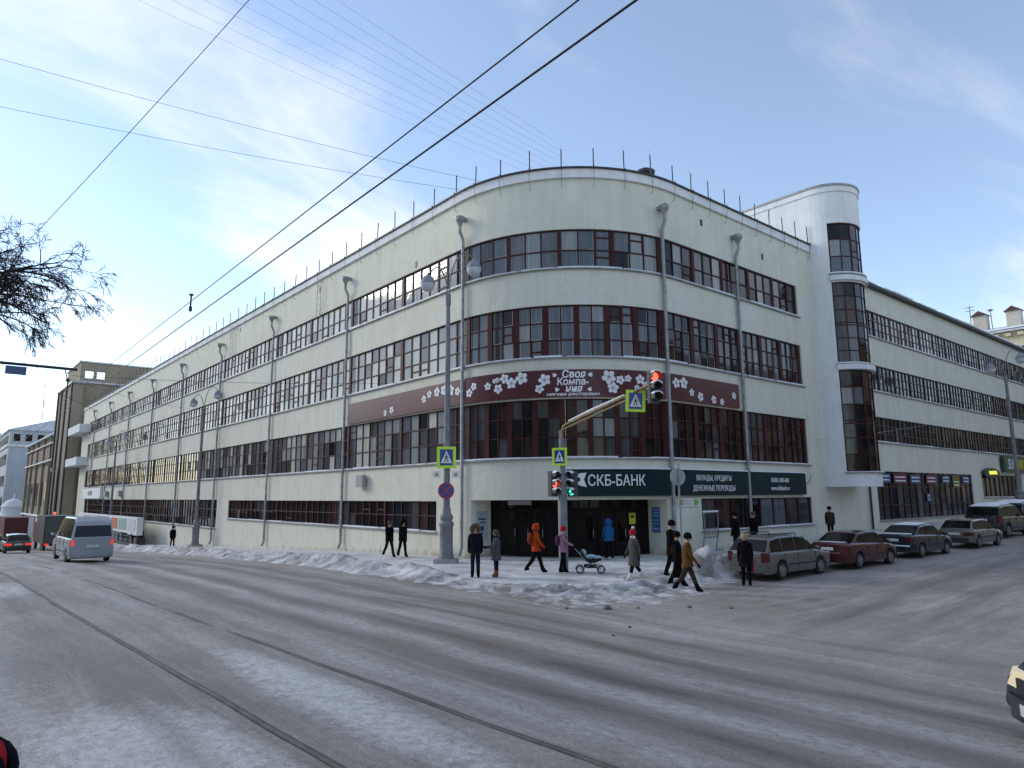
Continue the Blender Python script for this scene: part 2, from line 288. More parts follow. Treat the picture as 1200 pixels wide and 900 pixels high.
class MB:
    def __init__(s): s.v = []; s.f = []; s.m = []
    def add(s, vs, fs, mi=0):
        k = len(s.v); s.v += [tuple(v) for v in vs]; s.f += [tuple(i+k for i in f) for f in fs]; s.m += [mi]*len(fs)
    def quad(s, a, b, c, d, mi=0): s.add([a, b, c, d], [(0, 1, 2, 3)], mi)
    def hexa(s, p, mi=0):   # p: 8 points, bottom 0-3 ccw, top 4-7
        s.add(p, [(3, 2, 1, 0), (4, 5, 6, 7), (0, 1, 5, 4), (1, 2, 6, 5), (2, 3, 7, 6), (3, 0, 4, 7)], mi)
    def box(s, c, d, rz=0.0, mi=0, mat4=None):
        x, y, z = d[0]/2, d[1]/2, d[2]/2
        P = [Vector(q) for q in ((-x, -y, -z), (x, -y, -z), (x, y, -z), (-x, y, -z), (-x, -y, z), (x, -y, z), (x, y, z), (-x, y, z))]
        if mat4 is not None: P = [mat4 @ p for p in P]
        elif rz:
            rm = Matrix.Rotation(rz, 3, 'Z'); P = [rm @ p for p in P]
        s.hexa([p+Vector(c) for p in P], mi)
    def tube(s, pts, r, seg=8, mi=0, caps=True, r2=None):
        pts = [Vector(p) for p in pts]; n = len(pts)
        rs = r if isinstance(r, (list, tuple)) else [r+(((r2 if r2 is not None else r)-r)*i/max(1, n-1)) for i in range(n)]
        vs = []; prev = None
        for i, p in enumerate(pts):
            d = (pts[min(i+1, n-1)]-pts[max(i-1, 0)])
            if d.length < 1e-9: d = Vector((0, 0, 1))
            d.normalize()
            if prev is None:
                a = d.orthogonal().normalized()
            else:
                a = (prev-d*prev.dot(d))
                a = a.normalized() if a.length > 1e-6 else d.orthogonal().normalized()
            prev = a; bb = d.cross(a)
            for k in range(seg):
                t = 2*math.pi*k/seg; vs.append(p+(a*math.cos(t)+bb*math.sin(t))*rs[i])
        fs = []
        for i in range(n-1):
            for k in range(seg):
                k2 = (k+1) % seg; fs.append((i*seg+k, i*seg+k2, (i+1)*seg+k2, (i+1)*seg+k))
        if caps:
            fs.append(tuple(range(seg-1, -1, -1))); fs.append(tuple((n-1)*seg+k for k in range(seg)))
        s.add(vs, fs, mi)
    def lathe(s, prof, seg=16, c=(0, 0, 0), mi=0, axis='Z', cap=True):
        vs = []
        for r, z in prof:
            for k in range(seg):
                t = 2*math.pi*k/seg; x, y = r*math.cos(t), r*math.sin(t)
                vs.append((c[0]+x, c[1]+y, c[2]+z) if axis == 'Z' else ((c[0]+x, c[1]-z, c[2]+y) if axis == 'Y' else (c[0]+z, c[1]+x, c[2]+y)))
        n = len(prof); fs = []
        for i in range(n-1):
            for k in range(seg):
                k2 = (k+1) % seg; fs.append((i*seg+k, i*seg+k2, (i+1)*seg+k2, (i+1)*seg+k))
        if cap:
            fs.append(tuple(range(seg-1, -1, -1))); fs.append(tuple((n-1)*seg+k for k in range(seg)))
        s.add(vs, fs, mi)
    def prism(s, poly, fn, d0, d1, mi=0):   # poly: list of 2D, fn(u,v,d)->3D
        n = len(poly); a = [fn(u, v, d0) for u, v in poly]; b = [fn(u, v, d1) for u, v in poly]
        s.add(a+b, [tuple(range(n-1, -1, -1)), tuple(range(n, 2*n))]+[(i, (i+1) % n, n+(i+1) % n, n+i) for i in range(n)], mi)
    def ball(s, c, r, seg=10, rings=6, mi=0):
        rx, ry, rz = r if isinstance(r, (tuple, list)) else (r, r, r)
        vs = [(c[0], c[1], c[2]-rz)]
        for i in range(1, rings):
            t = math.pi*i/rings-math.pi/2
            for k in range(seg):
                p = 2*math.pi*k/seg; vs.append((c[0]+rx*math.cos(t)*math.cos(p), c[1]+ry*math.cos(t)*math.sin(p), c[2]+rz*math.sin(t)))
        vs.append((c[0], c[1], c[2]+rz)); L = len(vs)-1; fs = []
        for k in range(seg):
            fs.append((0, 1+(k+1) % seg, 1+k)); fs.append((L, L-seg+k, L-seg+(k+1) % seg))
        for i in range(rings-2):
            for k in range(seg):
                k2 = (k+1) % seg; fs.append((1+i*seg+k, 1+i*seg+k2, 1+(i+1)*seg+k2, 1+(i+1)*seg+k))
        s.add(vs, fs, mi)
    def mesh(s, name, mats, smooth=False, fix=False):
        me = bpy.data.meshes.new(name); me.from_pydata(s.v, [], s.f)
        for m in (mats if isinstance(mats, (list, tuple)) else [mats]): me.materials.append(m)
        if len(me.materials) > 1: me.polygons.foreach_set('material_index', s.m)
        if fix:
            bm = bmesh.new(); bm.from_mesh(me); bmesh.ops.remove_doubles(bm, verts=bm.verts, dist=0.0005); bmesh.ops.recalc_face_normals(bm, faces=bm.faces); bm.to_mesh(me); bm.free()
        if smooth:
            me.polygons.foreach_set('use_smooth', [True]*len(me.polygons)); me.set_sharp_from_angle(angle=R_(smooth if smooth is not True else 40))
        me.update(); return me
    def build(s, name, mats, parent=None, smooth=False, fix=False, loc=None, rz=None):
        o = bpy.data.objects.new(name, s.mesh(name, mats, smooth, fix)); link(o, parent)
        if loc is not None: o.location = loc
        if rz is not None: o.rotation_euler = (0, 0, rz)
        return o

def text_mesh(body, size, extrude=0.012, align='CENTER', shear=0.0, spacing=1.0, sx=1.0, bold=0.0):
    c = bpy.data.curves.new('txt', 'FONT'); c.body = body; c.size = size; c.extrude = extrude; c.align_x = align
    c.shear = shear; c.offset = bold; c.space_character = spacing; c.resolution_u = 3
    o = bpy.data.objects.new('txt', c); COL.objects.link(o)
    dg = bpy.context.evaluated_depsgraph_get(); dg.update()
    me = bpy.data.meshes.new_from_object(o.evaluated_get(dg))
    bpy.data.objects.remove(o); bpy.data.curves.remove(c)
    if sx != 1.0:
        for v in me.vertices: v.co.x *= sx
    return me
def map_mesh(me, fn):
    for v in me.vertices: v.co = fn(v.co.x, v.co.y, v.co.z)
    me.update(); return me
def mesh_obj(name, me, m, parent=None):
    me.materials.clear(); me.materials.append(m); me.name = name
    return link(bpy.data.objects.new(name, me), parent)

def itp(x, xs, ys):
    if x <= xs[0]: return ys[0]
    for i in range(1, len(xs)):
        if x <= xs[i]:
            t = (x-xs[i-1])/(xs[i]-xs[i-1]); return ys[i-1]+t*(ys[i]-ys[i-1])
    return ys[-1]
def ss(t): t = min(1, max(0, t)); return t*t*(3-2*t)

# ------------------------------------------------------------------ ground
def road_z(X, Y):
    a = itp(Y, [-60, 22, 30, 39, 51, 63, 99, 150, 220, 400], [-.4, -.4, -.5, -.78, -1.25, -1.72, -3.2, -5, -7, -9])
    d = itp(Y, [-60, 0, 20, 39, 70], [.85, .85, .5, .45, .3])
    return a+d*(1-ss((X-3)/12))+.02*max(0, min(X, 120)-20)*(1-ss((Y-27)/10))
KX, KY, KR = 14.2, 14.7, 4.3
def on_pave(X, Y):
    if X < KX or Y < KY: return False
    if X < KX+KR and Y < KY+KR: return (X-KX-KR)**2+(Y-KY-KR)**2 < KR*KR
    return True
def gz(X, Y): return road_z(X, Y)+(0.15 if on_pave(X, Y) else 0)
def frange(a, b, n): return [a+(b-a)*i/n for i in range(n+1)]
def grid(name, xs, ys, fz, m, kind='structure'):
    vs = [(x, y, fz(x, y)) for y in ys for x in xs]; nx = len(xs)
    fs = [(j*nx+i, j*nx+i+1, (j+1)*nx+i+1, (j+1)*nx+i) for j in range(len(ys)-1) for i in range(nx-1)]
    mb = MB(); mb.add(vs, fs); o = mb.build(name, m, smooth=180); props(o, kind=kind); return o
grid('ground', [-3000, -800, -200, -60]+frange(-40, 150, 38)+[250, 800, 3000], [-3000, -800, -200, -60]+frange(-40, 400, 88)+[600, 1200, 4000], lambda x, y: road_z(x, y)-0.3, PAVEM)
def road_bumpy(x, y):
    return road_z(x, y)+0.018*noise.noise((x*0.7, y*0.5, 3.1))+0.012*noise.noise((x*2.1, y*1.3, 7.7))
road_o = grid('road', frange(-30, 20, 160)+frange(21, 130, 90), frange(-12, 40, 160)+frange(41, 300, 130), road_bumpy, ROADM)
# pavement: left strip + corner + right strip, 0.15 m kerb
kpath = [(KX, 300.0)]+[(KX, y) for y in frange(200, KY+KR, 60)]+[(KX+KR-KR*math.cos(a), KY+KR-KR*math.sin(a)) for a in frange(0, math.pi/2, 14)][1:]+[(x, KY) for x in frange(KX+KR, 126, 50)][1:]
mb = MB(); top = []
for x, y in kpath:
    if y > KY+KR: q = (X_ := 22.0, y)
    else: q = None
pav_in = []
for x, y in kpath:
    if x == KX: pav_in.append((24.0, max(y, 24.0)))
    elif y == KY: pav_in.append((max(x, 24.0), 24.0))
    else: pav_in.append((24.0, 24.0))
for i in range(len(kpath)-1):
    a, b2 = kpath[i], kpath[i+1]; c, d = pav_in[i+1], pav_in[i]
    za, zb = road_z(*a)+.15, road_z(*b2)+.15
    nseg = 6
    for k in range(nseg):
        t0, t1 = k/nseg, (k+1)/nseg
        L2 = lambda p, q, t: (p[0]+(q[0]-p[0])*t, p[1]+(q[1]-p[1])*t)
        P = [L2(a, d, t0), L2(b2, c, t0), L2(b2, c, t1), L2(a, d, t1)]
        mb.add([(x, y, road_z(x, y)+.15) for x, y in P], [(0, 1, 2, 3)])
    mb.add([(a[0], a[1], za-.4), (b2[0], b2[1], zb-.4), (b2[0], b2[1], zb), (a[0], a[1], za)], [(0, 1, 2, 3)])
props(mb.build('pavement', PAVEM, fix=True, smooth=30), kind='structure')

# tram rails: grooved rails standing 1 cm out of the packed snow
RAILM = mat('tram_rail_steel', (0.13, 0.115, 0.10), 0.6, 0.5, 3, metal=0.1)
SLUSH = mat('dirty_groove_slush', (0.09, 0.08, 0.07), 0.8, 0.4, 6)
def rail(x0):
    mb = MB(); ys = frange(-6, 260, 200)
    for i in range(len(ys)-1):
        for xa, xb, h, mi in ((-.03, .02, .018, 0), (.02, .04, .012, 1), (.04, .05, .016, 0)):
            def bend(y): return x0-.02*min(y, 60)-.006*max(0, y-60)
            p = []
            for dz in (-.05, h):
                for (xx, yy) in ((xa, ys[i]), (xb, ys[i]), (xb, ys[i+1]), (xa, ys[i+1])): p.append((bend(yy)+xx, yy, road_bumpy(x0, yy)+dz))
            mb.hexa(p, mi)
    return mb.build('tram_rail', [RAILM, SLUSH])
for x0 in (2.98, 4.68): props(rail(x0), kind='structure')

# snow banks along the kerb
def fbm(x, y, s, o=4):
    v = 0; a = 1.0
    for i in range(o): v += a*noise.noise((x*s, y*s, 1.7+i*3.3)); s *= 2.1; a *= 0.5
    return v
def kerb_dist(x, y):      # signed distance to the kerb line, positive on the road side
    if x > KX+KR and y < KY+KR+20 and y < 30: 
        if x >= KX+KR and y <= KY+KR: return KY-y
    if y > KY+KR and x < KX+KR: return KX-x
    if x < KX+KR and y < KY+KR: return math.hypot(x-KX-KR, y-KY-KR)-KR
    return max(KX-x, KY-y)
def bank_h(x, y):
    d = kerb_dist(x, y)
    n = fbm(x, y, 0.8); n2 = fbm(x+31, y, 2.6, 3); n3 = fbm(x, y+17, 0.22, 2)
    amp = 0.28+0.12*n3
    if y < KY+KR+2.0 or x > KX+KR: amp *= 0.27
    if x > 20: amp *= 0.6
    d2 = d-0.1+0.5*n3
    h = amp*math.exp(-((d2)/(0.8 if d2 < 0 else 0.6))**2)*(1+0.5*n)+0.09*n2*math.exp(-(d2/0.9)**2)
    vd = noise.voronoi((x*2.4, y*2.4, 0.3))[0][0]; h += 0.30*amp*(0.45-vd)*math.exp(-(d2/0.8)**2)
    # trodden apron in front of the crossing
    ap = math.exp(-(((x-16.2)/3.6)**2+((y-14.4)/2.0)**2))
    h += ap*(0.05+0.05*n2)-0.02
    # shovelled heap behind the silver estate car
    q = ((x-22.4)/1.5)**2+((y-15.5)/0.95)**2
    h += 0.72*math.exp(-q*1.1)*(1+0.35*n+0.2*n2)
    q = ((x-19.8)/0.9)**2+((y-16.3)/0.8)**2
    h += 0.18*math.exp(-q)*(1+0.4*n)
    return h
def snow_patch(name, xs, ys):
    idx = {}; vs = []; fs = []; H = {}
    for j, y in enumerate(ys):
        for i, x in enumerate(xs): H[i, j] = bank_h(x, y)
    def vid(i, j):
        if (i, j) not in idx:
            x, y = xs[i], ys[j]; idx[i, j] = len(vs)
            base = road_z(x, y)+0.15*ss(0.5-kerb_dist(x, y)/0.3)
            jx = 0.05*noise.noise((x*3, y*3, 9.0)); vs.append((x+jx, y+jx, base+max(H[i, j], -0.03)-0.012))
        return idx[i, j]
    for j in range(len(ys)-1):
        for i in range(len(xs)-1):
            if max(H[i, j], H[i+1, j], H[i, j+1], H[i+1, j+1]) > 0.012: fs.append((vid(i, j), vid(i+1, j), vid(i+1, j+1), vid(i, j+1)))
    mb = MB(); mb.add(vs, fs); o = mb.build(name, BANKM, smooth=180)
    return props(o, 'ridge of ploughed dirty snow along the kerb', 'snow', kind='stuff')
snow_patch('snow_bank', frange(11.9, 25.0, 130), frange(11.6, 21.0, 94))
snow_patch('snow_bank', frange(12.2, 16.4, 30), frange(21.0, 60.0, 290))
snow_patch('snow_bank', frange(12.2, 16.4, 18), frange(60.0, 130.0, 200))
snow_patch('snow_bank', frange(25.0, 80.0, 160), frange(13.2, 16.0, 16))
CHUNK = mat('dirty_ice', (0.16, 0.145, 0.13), 0.7, 0.5, 8)
for i, (x, y, r) in enumerate([(14.05, 12.95, .13), (14.75, 12.5, .06), (12.2, 10.6, .05), (15.9, 11.7, .07), (16.6, 10.9, .05), (13.2, 13.6, .05), (10.9, 9.9, .04)]):
    mb = MB(); mb.ball((0, 0, 0), (r, r*.8, r*.62), 7, 5)
    for k, v in enumerate(mb.v):
        f = 1+0.35*noise.noise((v[0]*14+i*5, v[1]*14, v[2]*14)); mb.v[k] = (v[0]*f, v[1]*f, v[2]*f)
    o = mb.build('ice_chunk', CHUNK, loc=(x, y, road_z(x, y)+r*.3)); props(o, 'small dark lump of dirty ice lying on the road', 'ice lump', 'lumps of dirty ice on the road')

# ------------------------------------------------------------------ facade paths
class Path:
    """plan path: straight heading -Y, arc, straight; pt(s,off,z)"""
    def __init__(s, x0, cy, r, sweep=math.pi/2):
        s.x0, s.cy, s.r, s.sw = x0, cy, r, sweep; s.L = r*sweep; s.cx = x0+r
    def f(s, q):
        if q < 0: return s.x0, s.cy-q, -1.0, 0.0
        a = min(q/s.r, s.sw); nx, ny = -math.cos(a), -math.sin(a)
        x, y = s.cx+s.r*nx, s.cy+s.r*ny
        if q > s.L:
            e = q-s.L; x += -ny*e; y += nx*e
        return x, y, nx, ny
    def pt(s, q, off, z):
        x, y, nx, ny = s.f(q); return (x+nx*off, y+ny*off, z)
    def cuts(s, a, b, step=0.3):
        out = [a]
        lo, hi = max(a, 0), min(b, s.L)
        if hi > lo:
            n = max(1, int(math.ceil((hi-lo)/step)))
            for k in range(n+1):
                q = lo+(hi-lo)*k/n
                if q > out[-1]+1e-6: out.append(q)
        if b > out[-1]+1e-6: out.append(b)
        return out
    def sbox(s, mb, a, b, z0, z1, o0, o1, mi=0, step=0.3):   # o0 inner, o1 outer
        c = s.cuts(a, b, step); k = len(mb.v); n = len(c)
        for q in c: mb.v += [s.pt(q, o1, z0), s.pt(q, o1, z1), s.pt(q, o0, z1), s.pt(q, o0, z0)]
        f = []
        for i in range(n-1):
            A, B = k+4*i, k+4*i+4
            f += [(A, B, B+1, A+1), (A+1, B+1, B+2, A+2), (A+2, B+2, B+3, A+3), (A+3, B+3, B, A)]
        f += [(k, k+1, k+2, k+3), (k+4*n-1, k+4*n-2, k+4*n-3, k+4*n-4)]
        mb.f += f; mb.m += [mi]*len(f)
    def wall(s, mb, a, b, z0, z1, holes, depth=0.3, mi=0, zb=None):
        sc = set(s.cuts(a, b)); zc = {z0, z1}
        for h in holes: sc |= {h[0], h[1]}; zc |= {h[2], h[3]}
        sc = sorted(sc); zc = sorted(zc)
        # coarse cuts for straight parts as well so stains shade evenly
        for i in range(len(sc)-1):
            for j in range(len(zc)-1):
                sm, zm = (sc[i]+sc[i+1])/2, (zc[j]+zc[j+1])/2
                if any(h[0] < sm < h[1] and h[2] < zm < h[3] for h in holes): continue
                mb.quad(s.pt(sc[i], 0, zc[j]), s.pt(sc[i+1], 0, zc[j]), s.pt(sc[i+1], 0, zc[j+1]), s.pt(sc[i], 0, zc[j+1]), mi)
        for h in holes:
            dp = h[4] if len(h) > 4 else depth
            c = s.cuts(h[0], h[1])
            for i in range(len(c)-1):
                p = lambda q, o, z: s.pt(q, o, z)
                mb.quad(p(c[i], 0, h[2]), p(c[i], -dp, h[2]), p(c[i+1], -dp, h[2]), p(c[i+1], 0, h[2]), mi)
                mb.quad(p(c[i], 0, h[3]), p(c[i+1], 0, h[3]), p(c[i+1], -dp, h[3]), p(c[i], -dp, h[3]), mi)
            mb.quad(s.pt(h[0], 0, h[2]), s.pt(h[0], 0, h[3]), s.pt(h[0], -dp, h[3]), s.pt(h[0], -dp, h[2]), mi)
            mb.quad(s.pt(h[1], 0, h[2]), s.pt(h[1], -dp, h[2]), s.pt(h[1], -dp, h[3]), s.pt(h[1], 0, h[3]), mi)

X0, Y0 = 19.5, 19.83
BP = Path(X0, Y0+7.5, 7.5)
L0 = BP.L
def sY(y): return Y0+7.5-y           # left facade: s from Y
def sX(x): return L0+(x-X0-7.5)      # right facade: s from X
S_END = sY(138.2); S_TOW = sX(46.1); S_WING = sX(118.0)
ROOFZ = 17.7; WROOF = 16.75
bld = thing('printing_house', 'long cream four storey constructivist building with rounded corner and maroon ribbon windows', 'building', (X0+7.5, Y0+7.5, 0))
BI = Matrix.Translation(bld.location).inverted()
def bpart(mb, name, mats, parent=None, **k):
    o = mb.build(name, mats, parent or bld, **k); 
    o.matrix_parent_inverse = BI if parent is None else Matrix.Identity(4)
    return o
B4, B3, B2 = (12.97, 14.86), (8.78, 11.22), (4.22, 6.86)
b_s0, b_s1 = sY(132.0), sX(38.85)
DEG = lambda a: 7.5*R_(a)
holes = [(b_s0, b_s1, *B4), (b_s0, b_s1, *B3), (b_s0, b_s1, *B2),
         (sY(60.6), sY(29.25), 0.84, 2.32), (sY(130.5), sY(63.6), -0.05, 2.36),
         (sX(28.25), sX(38.85), 0.88, 2.37),
         (DEG(6.9), DEG(40.9), -0.6, 2.37, 1.5), (DEG(43.6), DEG(80.6), -0.6, 2.37, 1.5)]
mb = MB(); BP.wall(mb, S_END, S_TOW, -9.0, ROOFZ-0.02, holes, 0.22)
e = BP.pt(S_END, 0, 0); mb.quad((X0, e[1], -9), (X0, e[1], ROOFZ), (X0+18, e[1], ROOFZ), (X0+18, e[1], -9))
bpart(mb, 'wall', CREAM, fix=False)
# wing
WB4, WB3, WB2 = (13.2, 15.05), (9.4, 11.22), (5.95, 7.64)
w_s0, w_s1 = sX(46.9), sX(112.0)
wh = [(w_s0, w_s1, *WB4), (w_s0, w_s1, *WB3), (w_s0, w_s1, *WB2), (sX(47.6), sX(65.7), 0.82, 4.0), (sX(68.1), sX(79.2), 2.15, 4.05), (sX(81.0), sX(84.0), 1.2, 4.05), (sX(86.5), sX(98.0), 2.3, 4.1)]
mb = MB(); BP.wall(mb, S_TOW, S_WING, -1.5, WROOF, wh, 0.22)
x1 = 118.0; mb.quad((x1, Y0, -1.5), (x1, Y0+16, -1.5), (x1, Y0+16, WROOF), (x1, Y0, WROOF))
mb.quad((46.1, Y0, WROOF), (46.1, Y0, ROOFZ), (46.1, Y0+16, ROOFZ), (46.1, Y0+16, WROOF))
bpart(mb, 'wing_wall', CREAM)
# roofs + cornices
ROOFM = mat('roof_iron_snow', (0.55, 0.57, 0.60), 0.7, 0.3, 2)
mb = MB()
pts = [BP.pt(q, 0.0, ROOFZ-.05) for q in [S_END]+BP.cuts(0, L0)+[S_TOW]]
back = [(46.1, Y0+16, ROOFZ+.9), (X0+16, Y0+16, ROOFZ+.9), (X0+16, 138.2, ROOFZ+.9)]
n = len(pts); mb.add(pts+back, [(0, n+2, n+1)[::-1]]+[(0, i, i+1)[::1] for i in range(0)])
for i in range(n-1):
    tgt = n+1 if 0 < i < n-2 else (n+1 if i == 0 else n+1)
    mb.f.append((i, i+1, tgt)); mb.m.append(0)
mb.f.append((n-1, n, n+1)); mb.m.append(0)
bpart(mb, 'roof', ROOFM)
mb = MB(); mb.quad((46.1, Y0-.45, WROOF+.05), (118, Y0-.45, WROOF+.05), (118, Y0+16, WROOF+1.2), (46.1, Y0+16, WROOF+1.2)); bpart(mb, 'wing_roof', ROOFM)
mb = MB(); BP.sbox(mb, S_END, S_TOW, ROOFZ-.34, ROOFZ+.10, -.25, .14); bpart(mb, 'cornice', WHITE_ST)
mb = MB(); BP.sbox(mb, S_END, S_TOW, ROOFZ+.10, ROOFZ+.17, -.3, .24); bpart(mb, 'roof_edge_flashing', DARKMET)
mb = MB(); BP.sbox(mb, S_TOW+.3, S_WING, WROOF-.05, WROOF+.13, -.2, .42); bpart(mb, 'wing_eave', DARKMET)
# irregular snow lip on the wing eave
mb = MB(); q = S_TOW+.4
while q < S_WING-1:
    l = random.uniform(.8, 2.2); h = random.uniform(.05, .2); BP.sbox(mb, q, min(q+l, S_WING-.2), WROOF+.132, WROOF+.132+h, -.1, .40+random.uniform(-.08, .05)); q += l
o = bpart(mb, 'eave_snow', SNOW)

# ------------------------------------------------------------------ ribbon windows
def projpx(p):
    d = Vector(p)-Vector((0, 0, CAMZ)); w = d.dot(_F)
    return (600+FPX*d.dot(_R)/w, 450-FPX*d.dot(_U)/w) if w > .1 else None
PANES = []     # (area, path, smid, zmid, w, h, mat, band)
def layout(a, b, group, pane, pier):
    n = max(1, round((b-a)/(group*pane+pier))); u = (b-a-pier)/n; pw = (u-pier)/group; out = []
    for g in range(n):
        s = a+g*u; out.append(('p', s, s+pier))
        for k in range(group): out.append(('g', s+pier+k*pw, s+pier+(k+1)*pw))
    out.append(('p', b-pier, b)); return out
def band(path, name, a, b, z0, z1, segs, rows, weights, frame=FRAME, mull=0.06, parent=None, sill=True, fort=0.12, rec=0.10, snow_sill=True, rail_=0.055, sash=False):
    par = parent or bld
    mb = MB()
    zc = [z0+(z1-z0)*r for r in rows]
    f0, f1 = -rec-.10, -rec
    path.sbox(mb, a, b, z0, z0+.05, f0, f1+.01, step=.6); path.sbox(mb, a, b, z1-.05, z1, f0, f1+.01, step=.6)
    for z in zc[1:-1]: path.sbox(mb, a, b, z-rail_/2, z+rail_/2, f0+.01, f1-.005, step=.6)
    cells = []
    for k, (t, s0, s1) in enumerate(segs):
        if t == 'p': path.sbox(mb, s0, s1, z0+.05, z1-.05, f0, f1+.02, step=.8)
        else:
            if k+1 < len(segs) and segs[k+1][0] == 'g': path.sbox(mb, s1-mull/2, s1+mull/2, z0+.05, z1-.05, f0, f1, step=.8)
            for j in range(len(zc)-1):
                cells.append((s0, s1, zc[j], zc[j+1]))
                if random.random() < fort:
                    zz = zc[j]+(zc[j+1]-zc[j])*random.choice((.35, .62, .5))
                    path.sbox(mb, s0+mull/2, s1-mull/2, zz-.035, zz+.035, f0+.02, f1-.01, step=.8)
                    path.sbox(mb, s0+mull/2, s0+mull/2+.05, zc[j]+.03, zc[j+1]-.03, f0+.015, f1-.012, step=.8)
                    path.sbox(mb, s1-mull/2-.05, s1-mull/2, zc[j]+.03, zc[j+1]-.03, f0+.015, f1-.012, step=.8)
    fo = mb.build(name, frame, par); fo.matrix_parent_inverse = BI if par is bld else Matrix.Identity(4)
    if path is BP and sash:
        ms = MB()
        for (s0, s1, c0, c1) in cells:
            if s0 < -.5 or random.random() < .25: continue
            w_ = .028
            if random.random() < .8: path.sbox(ms, s0+mull/2, s1-mull/2, c0+.035, c0+.035+w_, -rec-.055, -rec-.045, step=.8)
            q = random.random()
            if q < .7: path.sbox(ms, s1-mull/2-w_-.01, s1-mull/2-.01, c0+.035+w_, c1-.035, -rec-.056, -rec-.046, step=.8)
            if q > .5: path.sbox(ms, s0+mull/2+.01, s0+mull/2+.01+w_, c0+.035+w_, c1-.035, -rec-.056, -rec-.046, step=.8)
        if ms.v: props(ms.build('inner_sash', mat('sash_white', (.42, .42, .42), .6, .3, 4), fo), kind='stuff')
    last = None; lastw = None
    for (s0, s1, c0, c1) in cells:
        x, y, nx, ny = path.f((s0+s1)/2)
        wt = weights((s0+s1)/2, (c0-z0)/(z1-z0)) if callable(weights) else weights
        if lastw is not None and abs(s0-last) < .01 and random.random() < .55: g = lastw
        else: g = random.choices(range(6), wt)[0]
        if c0 == zc[0]: last = s0; 
        lastw = g; last = s0
        pa = projpx(path.pt(s0, 0, c0)); pb = projpx(path.pt(s1, 0, c1)); pc = projpx(path.pt(s0, 0, c1))
        ar = abs(pb[0]-pa[0])*abs(pc[1]-pa[1]) if pa and pb and pc else 0
        PANES.append([ar, path, (s0+s1)/2, (c0+c1)/2, s1-s0, c1-c0, g, fo, -rec-.06])
    if sill:
        ms = MB(); path.sbox(ms, a-.1, b+.1, z0-.07, z0-.012, -.05, .13); so = ms.build('sill', ZINC, par); so.matrix_parent_inverse = BI if par is bld else Matrix.Identity(4)
        if snow_sill:
            ms = MB(); q = a
            while q < b-.3:
                l = random.uniform(1.2, 4); e2 = min(q+l, b); path.sbox(ms, q, e2, z0-.011, z0+random.uniform(.012, .06), -.06, .09+random.uniform(0, .05)); q = e2+random.uniform(0, .25)
            so = ms.build('sill_snow', SNOW, par); so.matrix_parent_inverse = BI if par is bld else Matrix.Identity(4)
    return fo
BAY = 12.42
def left_segs():
    out = []; i = 0; pier = .26
    s_hi = 0.42
    edges = [s_hi-BAY/2*k for k in range(0, 18)]
    edges = [e for e in edges if e > b_s0+1]+[b_s0]
    edges.reverse()
    for e0, e1 in zip(edges[:-1], edges[1:]):
        n = max(1, round((e1-e0-pier)/.845)); w = (e1-e0-pier)/n
        out.append(('p', e0, e0+pier)); out += [('g', e0+pier+k*w, e0+pier+(k+1)*w) for k in range(n)]
    return out
LS = left_segs()
def comb(gc, pc, wc, gr, pr, wr):
    c = layout(0.42, DEG(82.5), gc, pc, wc); r = layout(DEG(82.5)+.001, b_s1, gr, pr, wr)
    return LS+c[:]+r
#            dark mid blue grey pale brown
def w4(s, t): return (1, 1, 1, 4, 8, 0) if s < -1 else ((1, 2, 6, 3, 0, 0) if s < L0-1 else (3, 4, 5, 1, 0, 1))
def w3(s, t): return (1, 1, 1, 4, 8, 0) if s < -1 else ((3, 3, 6, 1.5, 0, 1) if s < L0-1 else (4, 4, 3, .5, 0, 3))
def w2(s, t): return ((2, 4, 3, 2.5, .6, .3) if t < .6 else (1, 2, 3, 5, 4, 0)) if s < -1 else ((4, 6, .8, .5, 0, 3) if s < L0-1 else (6, 5, .4, 0, 0, 3))
def w1(s, t): return (10, 2, .5, 0, 0, 1)
band(BP, 'window_band', b_s0, b_s1, *B4, comb(3, .72, .18, 3, .72, .2), (0, .47, 1), w4, sash=True)
band(BP, 'window_band', b_s0, b_s1, *B3, comb(2, .56, .28, 3, .66, .3), (0, .333, .667, 1), w3, sash=True)
band(BP, 'window_band', b_s0, b_s1, *B2, comb(2, .56, .26, 3, .66, .28), (0, .35, .68, 1), w2, fort=.05)
band(BP, 'window_band', sY(60.6), sY(29.25), .84, 2.32, layout(sY(60.6), sY(29.25), 6, .86, .12), (0, .5, 1), w1, fort=.03)
band(BP, 'window_band', sY(130.5), sY(63.6), -.05, 2.36, layout(sY(130.5), sY(63.6), 6, .9, .12), (0, .33, .66, 1), w1, fort=.03)
band(BP, 'window_band', sX(28.25), sX(38.85), .88, 2.37, layout(sX(28.25), sX(38.85), 2, 1.15, .1), (0, 1), (8, 3, 1, 0, 0, 2), fort=0, mull=.08)
WW = lambda s, t: (7, 4, .8, .3, 0, 2) if s < sX(84) else (1, 3, 3, 4, 1, .5)
WW4 = lambda s, t: (2, 2, 3, 4, 2, .5) if s < sX(84) else (0, 2, 3, 4, 0, .5)
band(BP, 'wing_window_band', w_s0, w_s1, *WB4, layout(w_s0, w_s1, 4, .62, .2), (0, .35, .67, 1), WW4, frame=FRAME_D, fort=.05, mull=.09)
band(BP, 'wing_window_band', w_s0, w_s1, *WB3, layout(w_s0, w_s1, 4, .62, .2), (0, .35, .67, 1), WW, frame=FRAME_D, fort=.05, mull=.09)
band(BP, 'wing_window_band', w_s0, w_s1, *WB2, layout(w_s0, w_s1, 4, .62, .2), (0, .35, .67, 1), WW, frame=FRAME_D, fort=.05, mull=.09)
